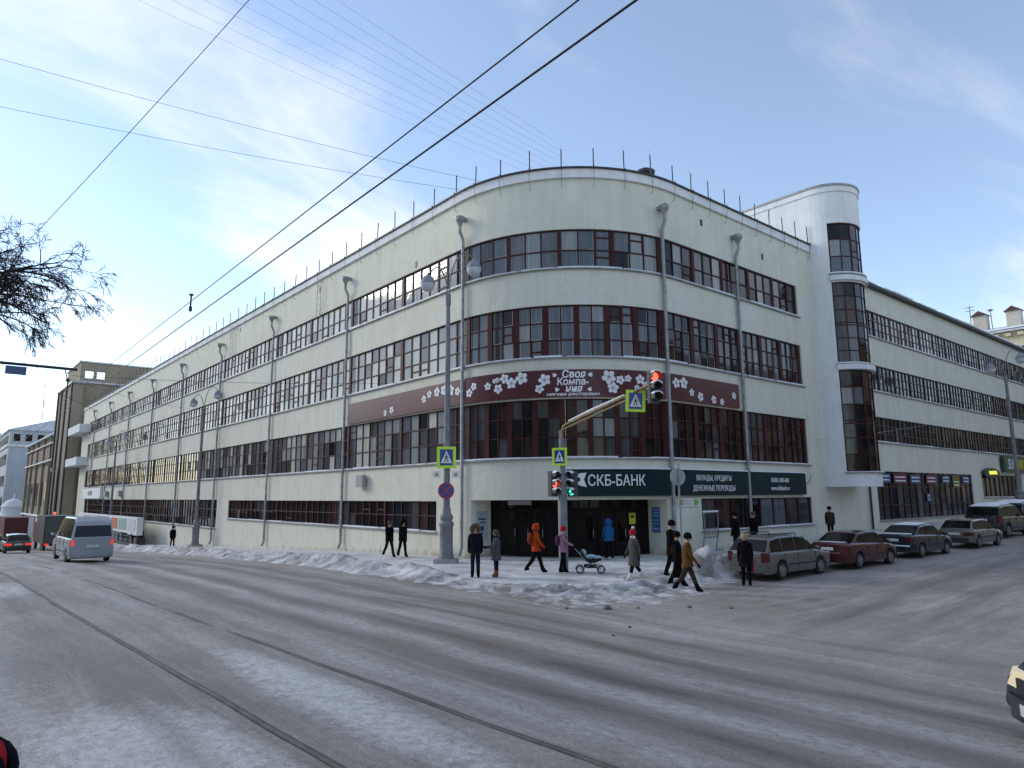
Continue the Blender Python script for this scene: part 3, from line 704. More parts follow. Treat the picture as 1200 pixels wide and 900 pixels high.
band(BP, 'shop_window', sX(47.6), sX(65.7), .82, 4.0, layout(sX(47.6), sX(65.7), 2, 1.1, .1), (0, .3, .68, 1), (9, 3, .5, 0, 0, .5), frame=FRAME_D, fort=0, snow_sill=False)
band(BP, 'shop_window', sX(68.1), sX(79.2), 2.15, 4.05, layout(sX(68.1), sX(79.2), 3, 1.1, .1), (0, .55, 1), (9, 3, 0, 0, 0, 1), frame=FRAME_D, fort=0)
band(BP, 'shop_window', sX(81.0), sX(84.0), 1.2, 4.05, layout(sX(81), sX(84), 2, 1.3, .1), (0, .7, 1), (9, 3, 0, 0, 0, 1), frame=FRAME_D, fort=0)
band(BP, 'shop_window', sX(86.5), sX(98.0), 2.3, 4.1, layout(sX(86.5), sX(98), 3, 1.1, .1), (0, .55, 1), (9, 3, 0, 0, 0, 1), frame=FRAME_D, fort=0)

# entrances: deep portals with dark glazed doors
G_DOOR = glass('glass_door', (0.005, 0.004, 0.004), 0.08)
IP = Path(X0+1.25, Y0+7.5, 6.25)     # inner arc, concentric
def A2(a): return 6.25*R_(a)
DOORW = mat('dark_door_frame', (0.008, 0.005, 0.0045), 0.6, 0.4, 4, spec=.2)
for (d0, d1, leafs) in ((6.9, 40.9, ((17, 21.5), (23, 27.5), (29.5, 34))), (43.6, 80.6, ((50, 55), (56.5, 61.5), (64, 69)))):
    mb = MB(); IP.sbox(mb, A2(d0-1), A2(d1+1), -.7, 2.5, -.12, -.05); wp = bpart(mb, 'portal_screen', DOORW)
    mb = MB()
    for k in range(8):
        a0 = d0+(d1-d0)*k/8; IP.sbox(mb, A2(a0+.4), A2(a0+(d1-d0)/8-.4), 2.0, 2.33, -.05, -.03)
    go = mb.build('transom_light', G_DOOR, wp)
    for la, lb2 in leafs:
        mb = MB(); IP.sbox(mb, A2(la), A2(lb2), -.3, 1.93, -.05, 0.0)
        dr = mb.build('door', DOORW, wp)
        mb = MB(); IP.sbox(mb, A2(la+1), A2(lb2-1), .5, 1.8, -.005, .012); mb.build('glazing', G_DOOR, wp)
        mb = MB(); p = IP.pt(A2(lb2-.8), .05, .85); mb.tube([(p[0], p[1], .7), (p[0], p[1], 1.05)], .018, 6); mb.build('handle', ZINC, wp)
    mb = MB(); BP.sbox(mb, DEG(d0+.1), DEG(d1-.1), -.42, -.19, -1.3, .12); bpart(mb, 'door_step', CONC)
mb = MB(); BP.sbox(mb, DEG(17.5), DEG(28.5), 2.14, 2.33, -1.19, -1.16); bpart(mb, 'transom_board', mat('grey_board', (.35, .33, .34), .6))

# panes: the largest ones singly, the rest joined per band
PANES.sort(key=lambda p: -p[0])
pane_mesh = {}
def emit_panes(lst, nsingle):
    rest = {}
    for i, (ar, path, s, z, w, h, g, fo, off) in enumerate(lst):
        x, y, nx, ny = path.f(s); px, py, pz = path.pt(s, off, z)
        ang = math.atan2(ny, nx)+math.pi/2
        tilt = (random.gauss(0, .003), random.gauss(0, .003))
        if i < nsingle:
            key = (round(w, 2), round(h, 2), g)
            if key not in pane_mesh:
                q = MB(); q.box((0, 0, 0), (w-.02, .012, h-.02)); pane_mesh[key] = q.mesh('pane', GLASSES[g])
            o = bpy.data.objects.new('pane', pane_mesh[key]); link(o, fo)
            o.location = (px-fo_off(fo)[0], py-fo_off(fo)[1], pz-fo_off(fo)[2]); o.rotation_euler = (tilt[0], 0, ang+tilt[1])
        else:
            q = rest.setdefault(fo.name, (fo, MB()))[1]
            q.box((px, py, pz), (w-.02, .012, h-.02), mi=g, mat4=(Matrix.Rotation(ang+tilt[1], 3, 'Z') @ Matrix.Rotation(tilt[0], 3, 'X')))
    for nme, (fo, q) in rest.items():
        o = q.build('panes', GLASSES, fo); props(o, kind='stuff')
def fo_off(fo): return (0, 0, 0)

# ------------------------------------------------------------------ stair tower
TP = Path(40.6, Y0-.3, 1.99, math.pi)
TZ0, TZ1 = 2.95, 21.4
ta, tb = 1.99*R_(27.5), 1.99*R_(152)
th = [(ta, tb, 15.75, 18.95), (ta, tb, 10.2, 15.2), (ta, tb, 3.8, 9.8)]
mb = MB(); TP.wall(mb, -7.0, TP.L+7.0, TZ0, TZ1, th, .2)
arc = [TP.pt(q, 0, 0) for q in [-7.0]+TP.cuts(0, TP.L)+[TP.L+7.0]]; m_ = len(arc)
mb.add([(x, y, TZ0) for x, y, z in arc], [tuple(range(m_-1, -1, -1))]); mb.add([(x, y, TZ1) for x, y, z in arc], [tuple(range(m_))])
tower = bpart(mb, 'stair_tower', WHITE_ST)
mb = MB(); TP.sbox(mb, -6.9, TP.L+6.9, TZ1-.42, TZ1-.06, -.1, .07); mb.build('tower_cornice', WHITE_ST, tower)
mb = MB(); TP.sbox(mb, -6.9, TP.L+6.9, TZ1-.058, TZ1+.07, -.3, .13); mb.build('tower_flashing', ZINC, tower)
tband = [band(TP, 'tower_window', ta, tb, 15.75, 18.95, layout(ta, tb, 2, .62, .08), (0, .34, .68, 1), (3, 3, 5, 2, 0, 0), parent=tower, fort=.04),
         band(TP, 'tower_window', ta, tb, 10.2, 15.2, layout(ta, tb, 2, .62, .08), (0, .155, .31, .47, .50, .66, .83, 1), (4, 3, 4, 1, 0, 3), parent=tower, fort=.03),
         band(TP, 'tower_window', ta, tb, 3.8, 9.8, layout(ta, tb, 2, .62, .08), (0, .17, .33, .47, .50, .66, .83, 1), (5, 4, 3, 1, 0, 3), parent=tower, fort=.03)]
for z in (15.45, 9.98):
    mb = MB(); TP.sbox(mb, ta-.05, tb+.05, z-.16, z+.14, -.05, .16); mb.build('tower_ledge', WHITE_ST, tower)
emit_panes(sorted(PANES, key=lambda p: -p[0]), 298)

# ------------------------------------------------------------------ downpipes
def downpipe(s, head=16.2, off=.32, foot=None):
    x, y, nx, ny = BP.f(s)
    base = foot if foot is not None else gz(x+nx*.3, y+ny*.3)+.15
    P = lambda o, z: (x+nx*o, y+ny*o, z)
    mb = MB(); mb.tube([P(.36, head-.25), P(.36, head-.6), P(.16, head-1.0), P(.16, head-1.3), P(.16, base+.35), P(.3, base)], .085, 8)
    zc = base+1.5
    while zc < head-1.6:
        mb.tube([P(.16, zc), P(.16, zc+.06)], .098, 8); mb.box(P(.05, zc+.03), (.03, .03, .03)); zc += 2.1
    o = bpart(mb, 'downpipe', ZINC, smooth=50)
    h = MB(); h.lathe([(.10, -.3), (.12, -.22), (.23, .0), (.24, .16), (.20, .17), (.10, -.1)], 10, P(.36, head)); h.box(P(.1, head+.1), (.3, .3, .16), rz=math.atan2(ny, nx)); ho = h.build('hopper', ZINC, o)
PIPES = [0.42-BAY*i for i in range(0, 9)]+[DEG(82.5), sX(32.2)]
for s in PIPES: downpipe(s)
mb = MB(); p = (46.25, Y0-.12); mb.tube([(p[0], p[1], 3.6), (p[0], p[1], .3)], .07, 8); mb.tube([(p[0]-.1, p[1], 16.5), (p[0]-.1, p[1], 3.6)], .07, 8); bpart(mb, 'downpipe', DARKMET)

# roof edge stanchions with braces
sq = -60.0; brk = MB()
def stanchion(s, full=True):
    x, y, nx, ny = BP.f(s); P = lambda o, z: (x+nx*o, y+ny*o, z)
    mb = MB(); lean = random.gauss(0, .02); hgt = 1.0+random.gauss(0, .06)
    mb.tube([P(.12, ROOFZ+.17), P(.12+lean, ROOFZ+.17+hgt)], .03, 5)
    mb.tube([P(-.3, ROOFZ+.19), P(.30, ROOFZ+.19)], .02, 5)
    mb.tube([P(.26, ROOFZ+.17), P(.16, ROOFZ-.75)], .010, 4); mb.tube([P(.02, ROOFZ-.78), P(.18, ROOFZ-.72)], .010, 4)
    if random.random() < .5: mb.tube([P(.12+lean, ROOFZ+.17+hgt), P(.12+lean+random.uniform(-.2, .2), ROOFZ+.17+hgt+random.uniform(.15, .3))], .006, 4)
    bpart(mb, 'roof_stanchion', DARKMET)
s = S_END+2
while s < sX(41):
    stanchion(s); s += 2.05 if s < -1 else 1.5
# roof vent
mb = MB(); vx, vy = BP.pt(DEG(84), -1.0, 0)[:2]; mb.tube([(vx, vy, ROOFZ), (vx, vy, ROOFZ+.75)], .17, 10); mb.lathe([(.12, .75), (.48, .85), (.5, .98), (.2, 1.15)], 12, (vx, vy, ROOFZ)); bpart(mb, 'roof_vent', DARKMET)
# small wall vents
for s, z in ((DEG(86), 16.55), (sX(35.2), 15.9), (sX(29.4), 16.45), (sY(31.5), 15.2), (sY(44), 16.7), (sY(60), 16.9)):
    mb = MB(); BP.sbox(mb, s-.09, s+.09, z-.17, z+.17, -.02, .025); bpart(mb, 'wall_vent', DARKMET)
# ladders hung from the roof edge
for s in (sY(43.6), sY(61.5)):
    mb = MB(); zt, zb = ROOFZ-.2, ROOFZ-3.1
    for ds in (-.28, .28): mb.tube([BP.pt(s+ds, .22, zt), BP.pt(s+ds, .22, zb)], .022, 5)
    for k in range(7): mb.tube([BP.pt(s-.28, .22, zb+.1+k*.42), BP.pt(s+.28, .22, zb+.1+k*.42)], .014, 5)
    for z in (zt-.3, zb+.3): mb.tube([BP.pt(s, 0, z), BP.pt(s, .22, z)], .016, 4)
    bpart(mb, 'ladder', mat('ladder_paint', (.42, .38, .28), .7, .3, 5))
# balconies at the far end of the left facade
for z0 in (13.3, 7.9):
    mb = MB(); BP.sbox(mb, sY(143.5), sY(131.5), z0, z0+.3, -4.0, 1.5); BP.sbox(mb, sY(143.5), sY(131.5), z0+.3, z0+1.3, 1.35, 1.5)
    mb.box((X0+1.2, 131.58, z0+.8), (5.3, .15, 1.0)); mb.box((X0+1.2, 143.42, z0+.8), (5.3, .15, 1.0)); bpart(mb, 'balcony', WHITE_ST)
mb = MB(); BP.sbox(mb, sY(131), sY(116), 2.5, 4.05, .02, .35); o = mb.build('wall_sign_board', WHITEP); props(o, 'long white board with faint grey lettering above the dark ground floor windows', 'sign')
tm = text_mesh('АИФ', 1.0, .02); map_mesh(tm, lambda a, b2, c: BP.pt(sY(124)+a*1.6, .36+c, 2.95+b2)); mesh_obj('lettering', tm, mat('sign_grey', (.3, .3, .33), .6), o)
for yy in (112.5, 103.5):
    mb = MB(); BP.sbox(mb, sY(yy), sY(yy-1.1), 2.75, 3.5, .05, .45); bpart(mb, 'wall_unit', mat('unit_grey', (.3, .3, .29), .6))
mb = MB(); BP.sbox(mb, sY(37.2), sY(36.4), 3.1, 3.8, .1, .35); mb.tube([BP.pt(sY(36.8), 0, 3.2), BP.pt(sY(36.8), .3, 3.2)], .03, 5); bpart(mb, 'wall_floodlight', mat('unit_grey', (.3, .3, .29), .6))

# ------------------------------------------------------------------ signs on the facade
def flower(mb, s, z, r, off, mi=0, rot=0.0, squash=1.0):
    for k in range(5):
        a = rot+2*math.pi*k/5
        pts = []
        for t in range(8):
            q = 2*math.pi*t/8; u, v = .62*r+.46*r*math.cos(q), .40*r*math.sin(q)
            pts.append((s+(u*math.cos(a)-v*math.sin(a))*squash, z+u*math.sin(a)+v*math.cos(a)))
        mb.prism(pts, lambda u, v, d: BP.pt(u, d, v), off, off+.012+.002*k, 0)
    for k in range(5):
        a = rot+2*math.pi*(k+.5)/5
        pts = [(s+(u*math.cos(a)-v*math.sin(a))*squash, z+u*math.sin(a)+v*math.cos(a)) for u, v in ((.02*r, 0), (.35*r, -.05*r), (.62*r, 0), (.35*r, .05*r))]
        mb.prism(pts, lambda u, v, d: BP.pt(u, d, v), off+.02, off+.028, 1)
    pts = [(s+.14*r*math.cos(q)*squash, z+.14*r*math.sin(q)) for q in frange(0, 2*math.pi, 7)[:-1]]
    mb.prism(pts, lambda u, v, d: BP.pt(u, d, v), off+.021, off+.03, 1)
MZ0, MZ1 = 6.93, 8.17
def banner(a, b, label):
    mb = MB(); BP.sbox(mb, a, b, MZ0, MZ1, .03, .13); o = mb.build('restaurant_banner', SIGN_MAROON); props(o, label, 'sign'); 
    return o
bn1 = banner(sY(38.9), 0.30, 'maroon restaurant banner with few white flowers on the straight long wall')
bn2 = banner(0.56, DEG(81.3), 'maroon restaurant banner with white lettering and flowers around the rounded corner')
bn3 = banner(DEG(83.8), sX(31.8), 'short maroon flower banner over the second floor windows beside the corner')
def flowers(par, lst):
    for s, z, r in lst:
        mb = MB(); flower(mb, s, z, r, .132, rot=random.uniform(0, 6)); mb.build('flower', [TXT_WHITE, TXT_GREY], par)
flowers(bn1, [(sY(33.6), 7.05+.25, .2), (sY(34.3), 7.2, .17), (sY(30.3), 7.55, .2), (sY(29.8), 7.75, .2), (sY(29.1), 7.78, .24), (sY(28.5), 7.8, .24), (sY(27.9), 7.72, .28), (sY(27.3), 7.6, .2)])
flowers(bn2, [(.9, 7.42, .20), (1.2, 7.70, .18), (2.05, 7.62, .18), (2.42, 7.83, .11), (2.58, 7.86, .12), (2.62, 7.45, .22), (2.95, 7.90, .22), (3.30, 7.66, .25), (3.80, 7.86, .28), (4.86, 7.72, .27), (4.62, 7.32, .20),
              (7.72, 7.82, .31), (7.90, 7.33, .25), (8.25, 7.70, .20), (8.62, 7.78, .16), (9.22, 7.76, .22), (9.5, 7.5, .18), (9.05, 7.36, .14)])
flowers(bn3, [(sX(26.55), 7.75, .24), (sX(27.1), 7.8, .27), (sX(27.7), 7.4, .18), (sX(28.4), 7.25, .22), (sX(29.5), 7.2, .2), (sX(30.2), 7.15, .17), (sX(31.3), 7.55, .18)])
def wall_text(body, s, z, size, off, m, par, sx=1.0, shear=0.0, name='lettering', ex=.012, bold=0.0):
    me = text_mesh(body, size, ex, sx=sx, shear=shear, bold=bold)
    map_mesh(me, lambda a, b2, c: BP.pt(s+a, off+c, z+b2)); return mesh_obj(name, me, m, par)
sc = DEG(46.6)
wall_text('Своя', sc+.05, 7.80, .46, .145, TXT_WHITE, bn2, .95, .1, bold=.012)
wall_text('Компа-', sc, 7.47, .44, .145, TXT_WHITE, bn2, .92, .1, bold=.012)
wall_text('ния', sc+.05, 7.165, .42, .145, TXT_WHITE, bn2, 1.05, .1, bold=.012)
wall_text('мягкие рестораны', sc, 6.985, .2, .145, TXT_WHITE, bn2, 1.3, .15, bold=.004)
for ds, z, rr in ((-.72, 7.92, .13), (.72, 7.92, .14), (-.62, 7.26, .13), (.68, 7.26, .13)):
    mb = MB()
    for k in range(3):
        a = (-.5+k*.5)+(0 if ds > 0 else math.pi)
        pts = [(sc+ds+rr*(1.0*math.cos(q)*.8)*math.cos(a)-rr*.35*math.sin(q)*math.sin(a)+rr*.5*math.cos(a), z+rr*.8*math.cos(q)*math.sin(a)+rr*.35*math.sin(q)*math.cos(a)+rr*.5*math.sin(a)) for q in frange(0, 2*math.pi, 8)[:-1]]
        mb.prism(pts, lambda u, v, d: BP.pt(u, d, v), .132, .145+.003*k)
    mb.build('leaf_ornament', TXT_WHITE, bn2)
GZ0, GZ1 = 2.52, 3.70
def fascia(a, b, label):
    mb = MB(); BP.sbox(mb, a, b, GZ0, GZ1, .03, .2); o = mb.build('bank_fascia', SIGN_GREEN); props(o, label, 'sign')
    ms = MB(); BP.sbox(ms, a-.02, b+.02, GZ1+.002, GZ1+.06, .0, .22); ms.build('top_snow', SNOW, o); return o
fa1 = fascia(DEG(44.2), DEG(81.2), 'dark green bank fascia with large white lettering above the corner entrance')
fa2 = fascia(DEG(84.0), sX(32.05), 'dark green bank fascia with two lines about deposits and money transfers')
fa3 = fascia(sX(32.35), sX(37.95), 'dark green bank fascia with a phone number and web address')
s1 = DEG(60.6)
wall_text('СКБ-БАНК', s1+.02, 2.98, .66, .205, TXT_WHITE, fa1, .78, bold=.006)
mb = MB(); lx = DEG(48.6)
mb.prism([(lx-.52, 3.25), (lx-.05, 3.52), (lx+.25, 3.55), (lx+.13, 3.25), (lx+.25, 2.92), (lx-.02, 2.98)], lambda u, v, d: BP.pt(u, d, v), .205, .225, 0)
mb.prism([(lx-.55, 3.0), (lx-.28, 2.82), (lx-.58, 2.58), (lx-.72, 2.62), (lx-.50, 2.82)], lambda u, v, d: BP.pt(u, d, v), .205, .225, 0)
mb.prism([(lx-.12+.10*math.cos(q), 3.25+.10*math.sin(q)) for q in frange(0, 2*math.pi, 10)[:-1]], lambda u, v, d: BP.pt(u, d, v), .226, .234, 1)
mb.build('bank_emblem', [TXT_WHITE, SIGN_GREEN], fa1)
s2 = sX(29.1)
wall_text('ВКЛАДЫ, КРЕДИТЫ', s2, 3.22, .36, .205, TXT_WHITE, fa2, .82)
wall_text('ДЕНЕЖНЫЕ ПЕРЕВОДЫ', s2, 2.74, .36, .205, TXT_WHITE, fa2, .82)
s3 = sX(35.15)
wall_text('8-800-1000-600', s3, 3.18, .34, .205, TXT_WHITE, fa3, .82)
wall_text('www.skbbank.ru', s3, 2.76, .34, .205, TXT_WHITE, fa3, .82)
# small plate, posters
mb = MB(); BP.sbox(mb, DEG(85.6), sX(28.0), 2.02, 2.40, .02, .06); o = mb.build('street_name_plate', WHITEP); props(o, 'white street name plate with green ends on the wall below the green fascia', 'sign')
for a, b2 in ((DEG(86.0), DEG(86.0)+.25), (sX(27.55), sX(27.9))):
    mb = MB(); BP.sbox(mb, a, b2, 2.08, 2.34, .062, .072); mb.build('emblem', mat('plate_green', (.25, .42, .08), .5), o)
for zz in (2.26, 2.14):
    mb = MB(); BP.sbox(mb, sX(26.75), sX(27.4), zz-.03, zz+.03, .062, .07); mb.build('lettering', mat('plate_grey', (.45, .45, .48), .5), o)
def poster(name, label, deg, d0, d1, z0, z1, m, sign, extra=()):
    # on the side reveal of a portal; sign=+1: reveal faces increasing s
    nx, ny = -math.cos(R_(deg)), -math.sin(R_(deg)); tx, ty = -ny*sign, nx*sign
    cx, cy = BP.cx, BP.cy; P = lambda d, z, o: (cx+nx*(7.5-d)+tx*o, cy+ny*(7.5-d)+ty*o, z)
    mb = MB(); mb.prism([(d0, z0), (d1, z0), (d1, z1), (d0, z1)], lambda u, v, d: P(u, v, d), .006, .02); o = mb.build(name, m, fix=True); props(o, label, 'poster')
    for (u0, u1, v0, v1, mm) in extra:
        mb = MB(); mb.prism([(u0, v0), (u1, v0), (u1, v1), (u0, v1)], lambda u, v, d: P(u, v, d), .021, .026); mb.build('print', mm, o, fix=True)
PBL = mat('poster_pale_blue', (.42, .52, .62), .5, .2, 3); PB2 = mat('poster_blue', (.05, .16, .38), .5, .3, 6); PDK = mat('poster_ink', (.03, .05, .10), .5)
poster('entrance_poster', 'pale blue poster with dark print in the entrance recess nearer the street lamp', 6.9, .35, 1.05, .55, 1.85, PBL, 1,
       ((.45, .95, 1.45, 1.52, PDK), (.5, .9, 1.3, 1.36, PDK), (.55, .8, .95, 1.15, PDK), (.62, .74, .75, .9, PDK)))
poster('entrance_poster', 'deep blue poster with small text rows in the bank entrance recess', 80.6, .5, 1.05, .85, 2.0, PB2, -1,
       tuple((.58, .97, z, z+.04, PBL) for z in (1.85, 1.72, 1.6, 1.4, 1.25, 1.0)))
mb = MB(); IP.sbox(mb, A2(70.2), A2(73.2), 1.25, 1.75, .0, .03); o = mb.build('entrance_notice', mat('notice_yellow', (.55, .50, .03), .5)); props(o, 'small yellow notice on the dark bank doors', 'notice')
mb = MB(); IP.sbox(mb, A2(71), A2(72.4), 1.52, 1.66, .031, .036); mb.build('print', BLACKP, o)
# shop posters on the wing
for i, (xa, xb, z0, z1, colr, lab) in enumerate([(47.9, 50.0, 3.25, 3.85, (.10, .24, .55), 'light blue card at the tower end of the shop window'), (50.5, 52.7, 3.2, 3.9, (.45, .06, .10), 'red card second from the tower in the shop window'),
        (53.3, 55.2, 3.2, 3.85, (.08, .20, .50), 'blue card between the two red cards in the shop window'), (56.2, 58.2, 3.2, 3.85, (.42, .08, .14), 'dark pink card in the middle of the shop window'), (59.3, 60.9, 3.25, 3.85, (.10, .25, .58), 'sky blue card next to the yellow card in the shop window'), (61.5, 63.1, 2.95, 3.9, (.50, .42, .03), 'tall yellow card in the shop window'), (63.7, 65.3, 3.25, 3.85, (.10, .22, .52), 'blue card beyond the yellow card at the end of the shop window'), (56.0, 56.8, 1.9, 2.5, (.10, .30, .60), 'small blue notice on the shop door')]):
    mb = MB(); BP.sbox(mb, sX(xa), sX(xb), z0, z1, -.095, -.07); o = mb.build('window_card', mat('card_%d' % i, tuple(v*.35 for v in colr), .6, .3, 3)); props(o, lab, 'card')
    mb = MB()
    for k in range(2): BP.sbox(mb, sX(xa)+.25, sX(xb)-.25, z0+.15+.25*k, z0+.24+.25*k, -.069, -.06)
    mb.build('print', TXT_WHITE, o)
mb = MB(); BP.sbox(mb, sX(73.2), sX(80.2), 4.35, 5.75, .1, .35); o = mb.build('sandwich_shop_sign', mat('shop_green', (.012, .06, .03), .4)); props(o, 'dark green shop sign with white and yellow letters over the wing windows', 'sign')
me = text_mesh('SUB', 1.35, .02, align='RIGHT', shear=.15, sx=.95); map_mesh(me, lambda a, b2, c: BP.pt(sX(76.4)+a, .37+c, 4.6+b2)); mesh_obj('lettering', me, TXT_WHITE, o)
me = text_mesh('WAY', 1.35, .02, align='LEFT', shear=.15, sx=.95); map_mesh(me, lambda a, b2, c: BP.pt(sX(76.5)+a, .37+c, 4.6+b2)); mesh_obj('lettering', me, mat('shop_yellow', (.75, .62, .02), .4), o)
mb = MB(); pts = [(69.9+2.0*math.cos(q), 4.2+.42*math.sin(q)) for q in frange(0, 2*math.pi, 24)[:-1]]
mb.prism(pts, lambda u, v, d: BP.pt(sX(u), d, v), .1, .3); o = mb.build('oval_shop_sign', mat('shop_green', (.012, .06, .03), .4)); props(o, 'dark oval sign with a bright yellow stripe at the wing window corner', 'sign')
mb = MB(); mb.prism([(69.2, 4.05), (71.2, 4.1), (70.9, 4.4), (69.0, 4.33)], lambda u, v, d: BP.pt(sX(u), d, v), .302, .33); mb.build('stripe', mat('lit_yellow', (.8, .8, .05), .4, emit=(.8, .8, .1), estr=.5), o)
# cable loop beside the fascia
mb = MB(); pts = [BP.pt(sX(37.9)+.9*t, .1, 3.4-.35*math.sin(t*3.0)+.3*t*t) for t in frange(0, 1, 10)]; mb.tube(pts, .015, 5); bpart(mb, 'loose_cable', BLACKP)
#@@OBJECTS
# ------------------------------------------------------------------ background buildings
def box_building(name, label, x0, x1, y0, y1, z0, z1, wallm, wins=(), frame=FRAME_D, gl=G_DARK, roofm=None, roof_h=0.0, eave=.5):
    root = thing(name, label, 'building', (x0, y0, 0)); I = Matrix.Translation(root.location).inverted()
    def part(mb, nm, m, par=None, **k):
        o = mb.build(nm, m, par or root, **k); o.matrix_parent_inverse = I if par is None else Matrix.Identity(4); return o
    mb = MB(); mb.box(((x0+x1)/2, (y0+y1)/2, (z0+z1)/2), (x1-x0, y1-y0, z1-z0)); part(mb, 'wall', wallm)
    mb = MB(); mb.box(((x0+x1)/2, (y0+y1)/2, z1+.12), (x1-x0+2*eave, y1-y0+2*eave, .3))
    ro = part(mb, 'roof', roofm or ROOFM)
    if roof_h:
        mb = MB(); xm = (x0+x1)/2; e = eave
        mb.add([(x0-e, y0-e, z1+.28), (x1+e, y0-e, z1+.28), (x1+e, y1+e, z1+.28), (x0-e, y1+e, z1+.28), (xm, y0+4, z1+roof_h), (xm, y1-4, z1+roof_h)],
               [(0, 1, 4), (1, 2, 5, 4), (2, 3, 5), (3, 0, 4, 5)]); mb.build('roof_slope', roofm or ROOFM, ro)
    for (side, a0, a1, n, zz0, zz1) in wins:     # side 'S' faces -Y, 'W' faces -X
        st = (a1-a0)/n
        for k in range(n):
            c = a0+st*(k+.5); w = st*.55
            q = MB(); g = MB()
            if side == 'S':
                q.box((c, y0-.03, (zz0+zz1)/2), (w+.3, .12, zz1-zz0+.3)); g.box((c, y0-.09, (zz0+zz1)/2), (w, .06, zz1-zz0))
            else:
                q.box((x0-.03, c, (zz0+zz1)/2), (.12, w+.3, zz1-zz0+.3)); g.box((x0-.09, c, (zz0+zz1)/2), (.06, w, zz1-zz0))
            f = part(q, 'window', frame); g.build('pane', gl, f)
    return root, part, ro
PALEFR = mat('pale_frame', (.5, .5, .48), .6)
# tall brown block with an open loggia at the top
root, part, ro = box_building('brown_tower_block', 'tall brown stucco block with two square openings through its top wall', 19.6, 44, 147.6, 163.5, -8, 23.6, BROWN_ST,
    [('W', 149, 162.5, 3, 14.5, 20), ('W', 149, 162.5, 3, 3, 11)])
mb = MB()
zt, zb = 27.5, 23.7
for a, b2, c, d in ((19.6, 44, zb, 24.55), (19.6, 44, 25.9, zt), (19.6, 20.35, 24.55, 25.9), (21.75, 22.25, 24.55, 25.9), (23.6, 44, 24.55, 25.9)):
    mb.box(((a+b2)/2, 147.9, (c+d)/2), (b2-a, .5, d-c))
mb.box((19.85, 155.9, (zb+zt)/2), (.5, 15.4, zt-zb)); part(mb, 'loggia_wall', BROWN_ST)
mb = MB(); mb.box((31.8, 147.85, zt+.12), (25, .9, .22)); mb.box((19.8, 156, zt+.1), (.8, 16.2, .2)); part(mb, 'coping', WHITE_ST)
mb = MB(); mb.box((19.2, 154.5, 7.6), (1.6, 18, 31)); part(mb, 'lower_block', BROWN_ST)
mb = MB(); mb.box((19.1, 154.3, 23.25), (2.1, 18.6, .3)); part(mb, 'ledge', ZINC)
for y in (146, 152.5, 158.5, 163): 
    mb = MB(); mb.tube([(18.3, y, 23), (18.3, y, -6)], .22, 6); part(mb, 'downpipe', DARKMET)
root, part, ro = box_building('brown_long_house', 'long lower brown house with a dark strip window under its eave', 19.5, 42, 164, 220, -9, 15.6, BROWN_ST,
    [('W', 166, 218, 6, 1.0, 6.0)], eave=.9)
mb = MB(); mb.box((19.44, 192, 12.2), (.25, 52, 2.9)); part(mb, 'strip_window', FRAME)
for z, h in ((10.4, .25), (13.95, .2), (-1.2, .35)):
    mb = MB(); mb.box((19.2, 192, z), (.9, 56, h)); part(mb, 'string_course', SNOW if z < 0 else WHITE_ST)
for y in (166, 176, 187, 199, 210, 219):
    mb = MB(); mb.box((19.35, y, 3.5), (.6, .9, 24.5)); part(mb, 'pilaster', BROWN_ST)
mb = MB(); mb.box((19.3, 192, -3.9), (.5, 54, 4.2)); part(mb, 'shopfront', G_DARK)
for i, y in enumerate((170, 183, 199)):
    mb = MB(); mb.box((18.9, y, -2.0), (.15, 5.5, .9)); o = mb.build('shop_sign', [PB2, WHITEP, mat('maroon_board', (.2, .03, .03), .5)][i]); props(o, ['dark blue shop sign on the brown long house', 'white shop sign on the brown long house', 'dark red shop sign on the brown long house'][i], 'sign')
mb = MB(); mb.box((26, 180, 17.2), (5, 7, 2.4)); mb.box((26, 180, 18.5), (5.6, 7.6, .25)); part(mb, 'roof_house', GREY_ST)
for x, y in ((23, 170), (24, 196), (23, 207)):
    mb = MB(); mb.box((x, y, 17), (1.2, 1.2, 2.6)); part(mb, 'chimney', RUST)
root, part, ro = box_building('grey_corner_house', 'pale blue grey house with a hipped snowy roof and mast behind the brown house', 16.3, 40, 240, 270, -10, 21.6, GREY_ST,
    [('S', 16.6, 25, 3, 18.6, 20.6), ('W', 242, 268, 6, 18.2, 20.5), ('W', 242, 268, 6, 12, 15), ('W', 242, 268, 6, 6, 9), ('W', 242, 268, 6, -1, 3)], frame=PALEFR, roof_h=4.2)
mb = MB(); mb.box((28.1, 255, 17.3), (24.4, 30.8, .5)); part(mb, 'cornice', WHITE_ST)
mb = MB(); mb.tube([(24, 246, 22), (24, 246, 42)], .12, 5, r2=.05)
for z in (26, 31, 36): mb.tube([(23.2, 246, z), (24.8, 246, z)], .05, 4)
mb.tube([(23.3, 245.4, 22), (24, 246, 33)], .04, 4); mb.tube([(24.7, 246.6, 22), (24, 246, 33)], .04, 4); o = mb.build('radio_mast', DARKMET); props(o, 'thin lattice radio mast rising from the snowy grey roof', 'mast')
root, part, ro = box_building('cream_end_house', 'cream house closing the far end of the street', 6, 19, 300, 330, -12, 24, YEL_ST, [('S', 6.5, 18.5, 5, z, z+2.2) for z in (-4, 0, 4, 8, 12, 16, 20)], frame=PALEFR, roof_h=4)
root, part, ro = box_building('pale_end_house', 'pale grey house beside the cream end house', 19.6, 60, 306, 336, -12, 26, GREY_ST, [('S', 20, 42, 7, z, z+2.2) for z in (0, 4, 8, 12, 16, 20)], frame=PALEFR, roof_h=4)
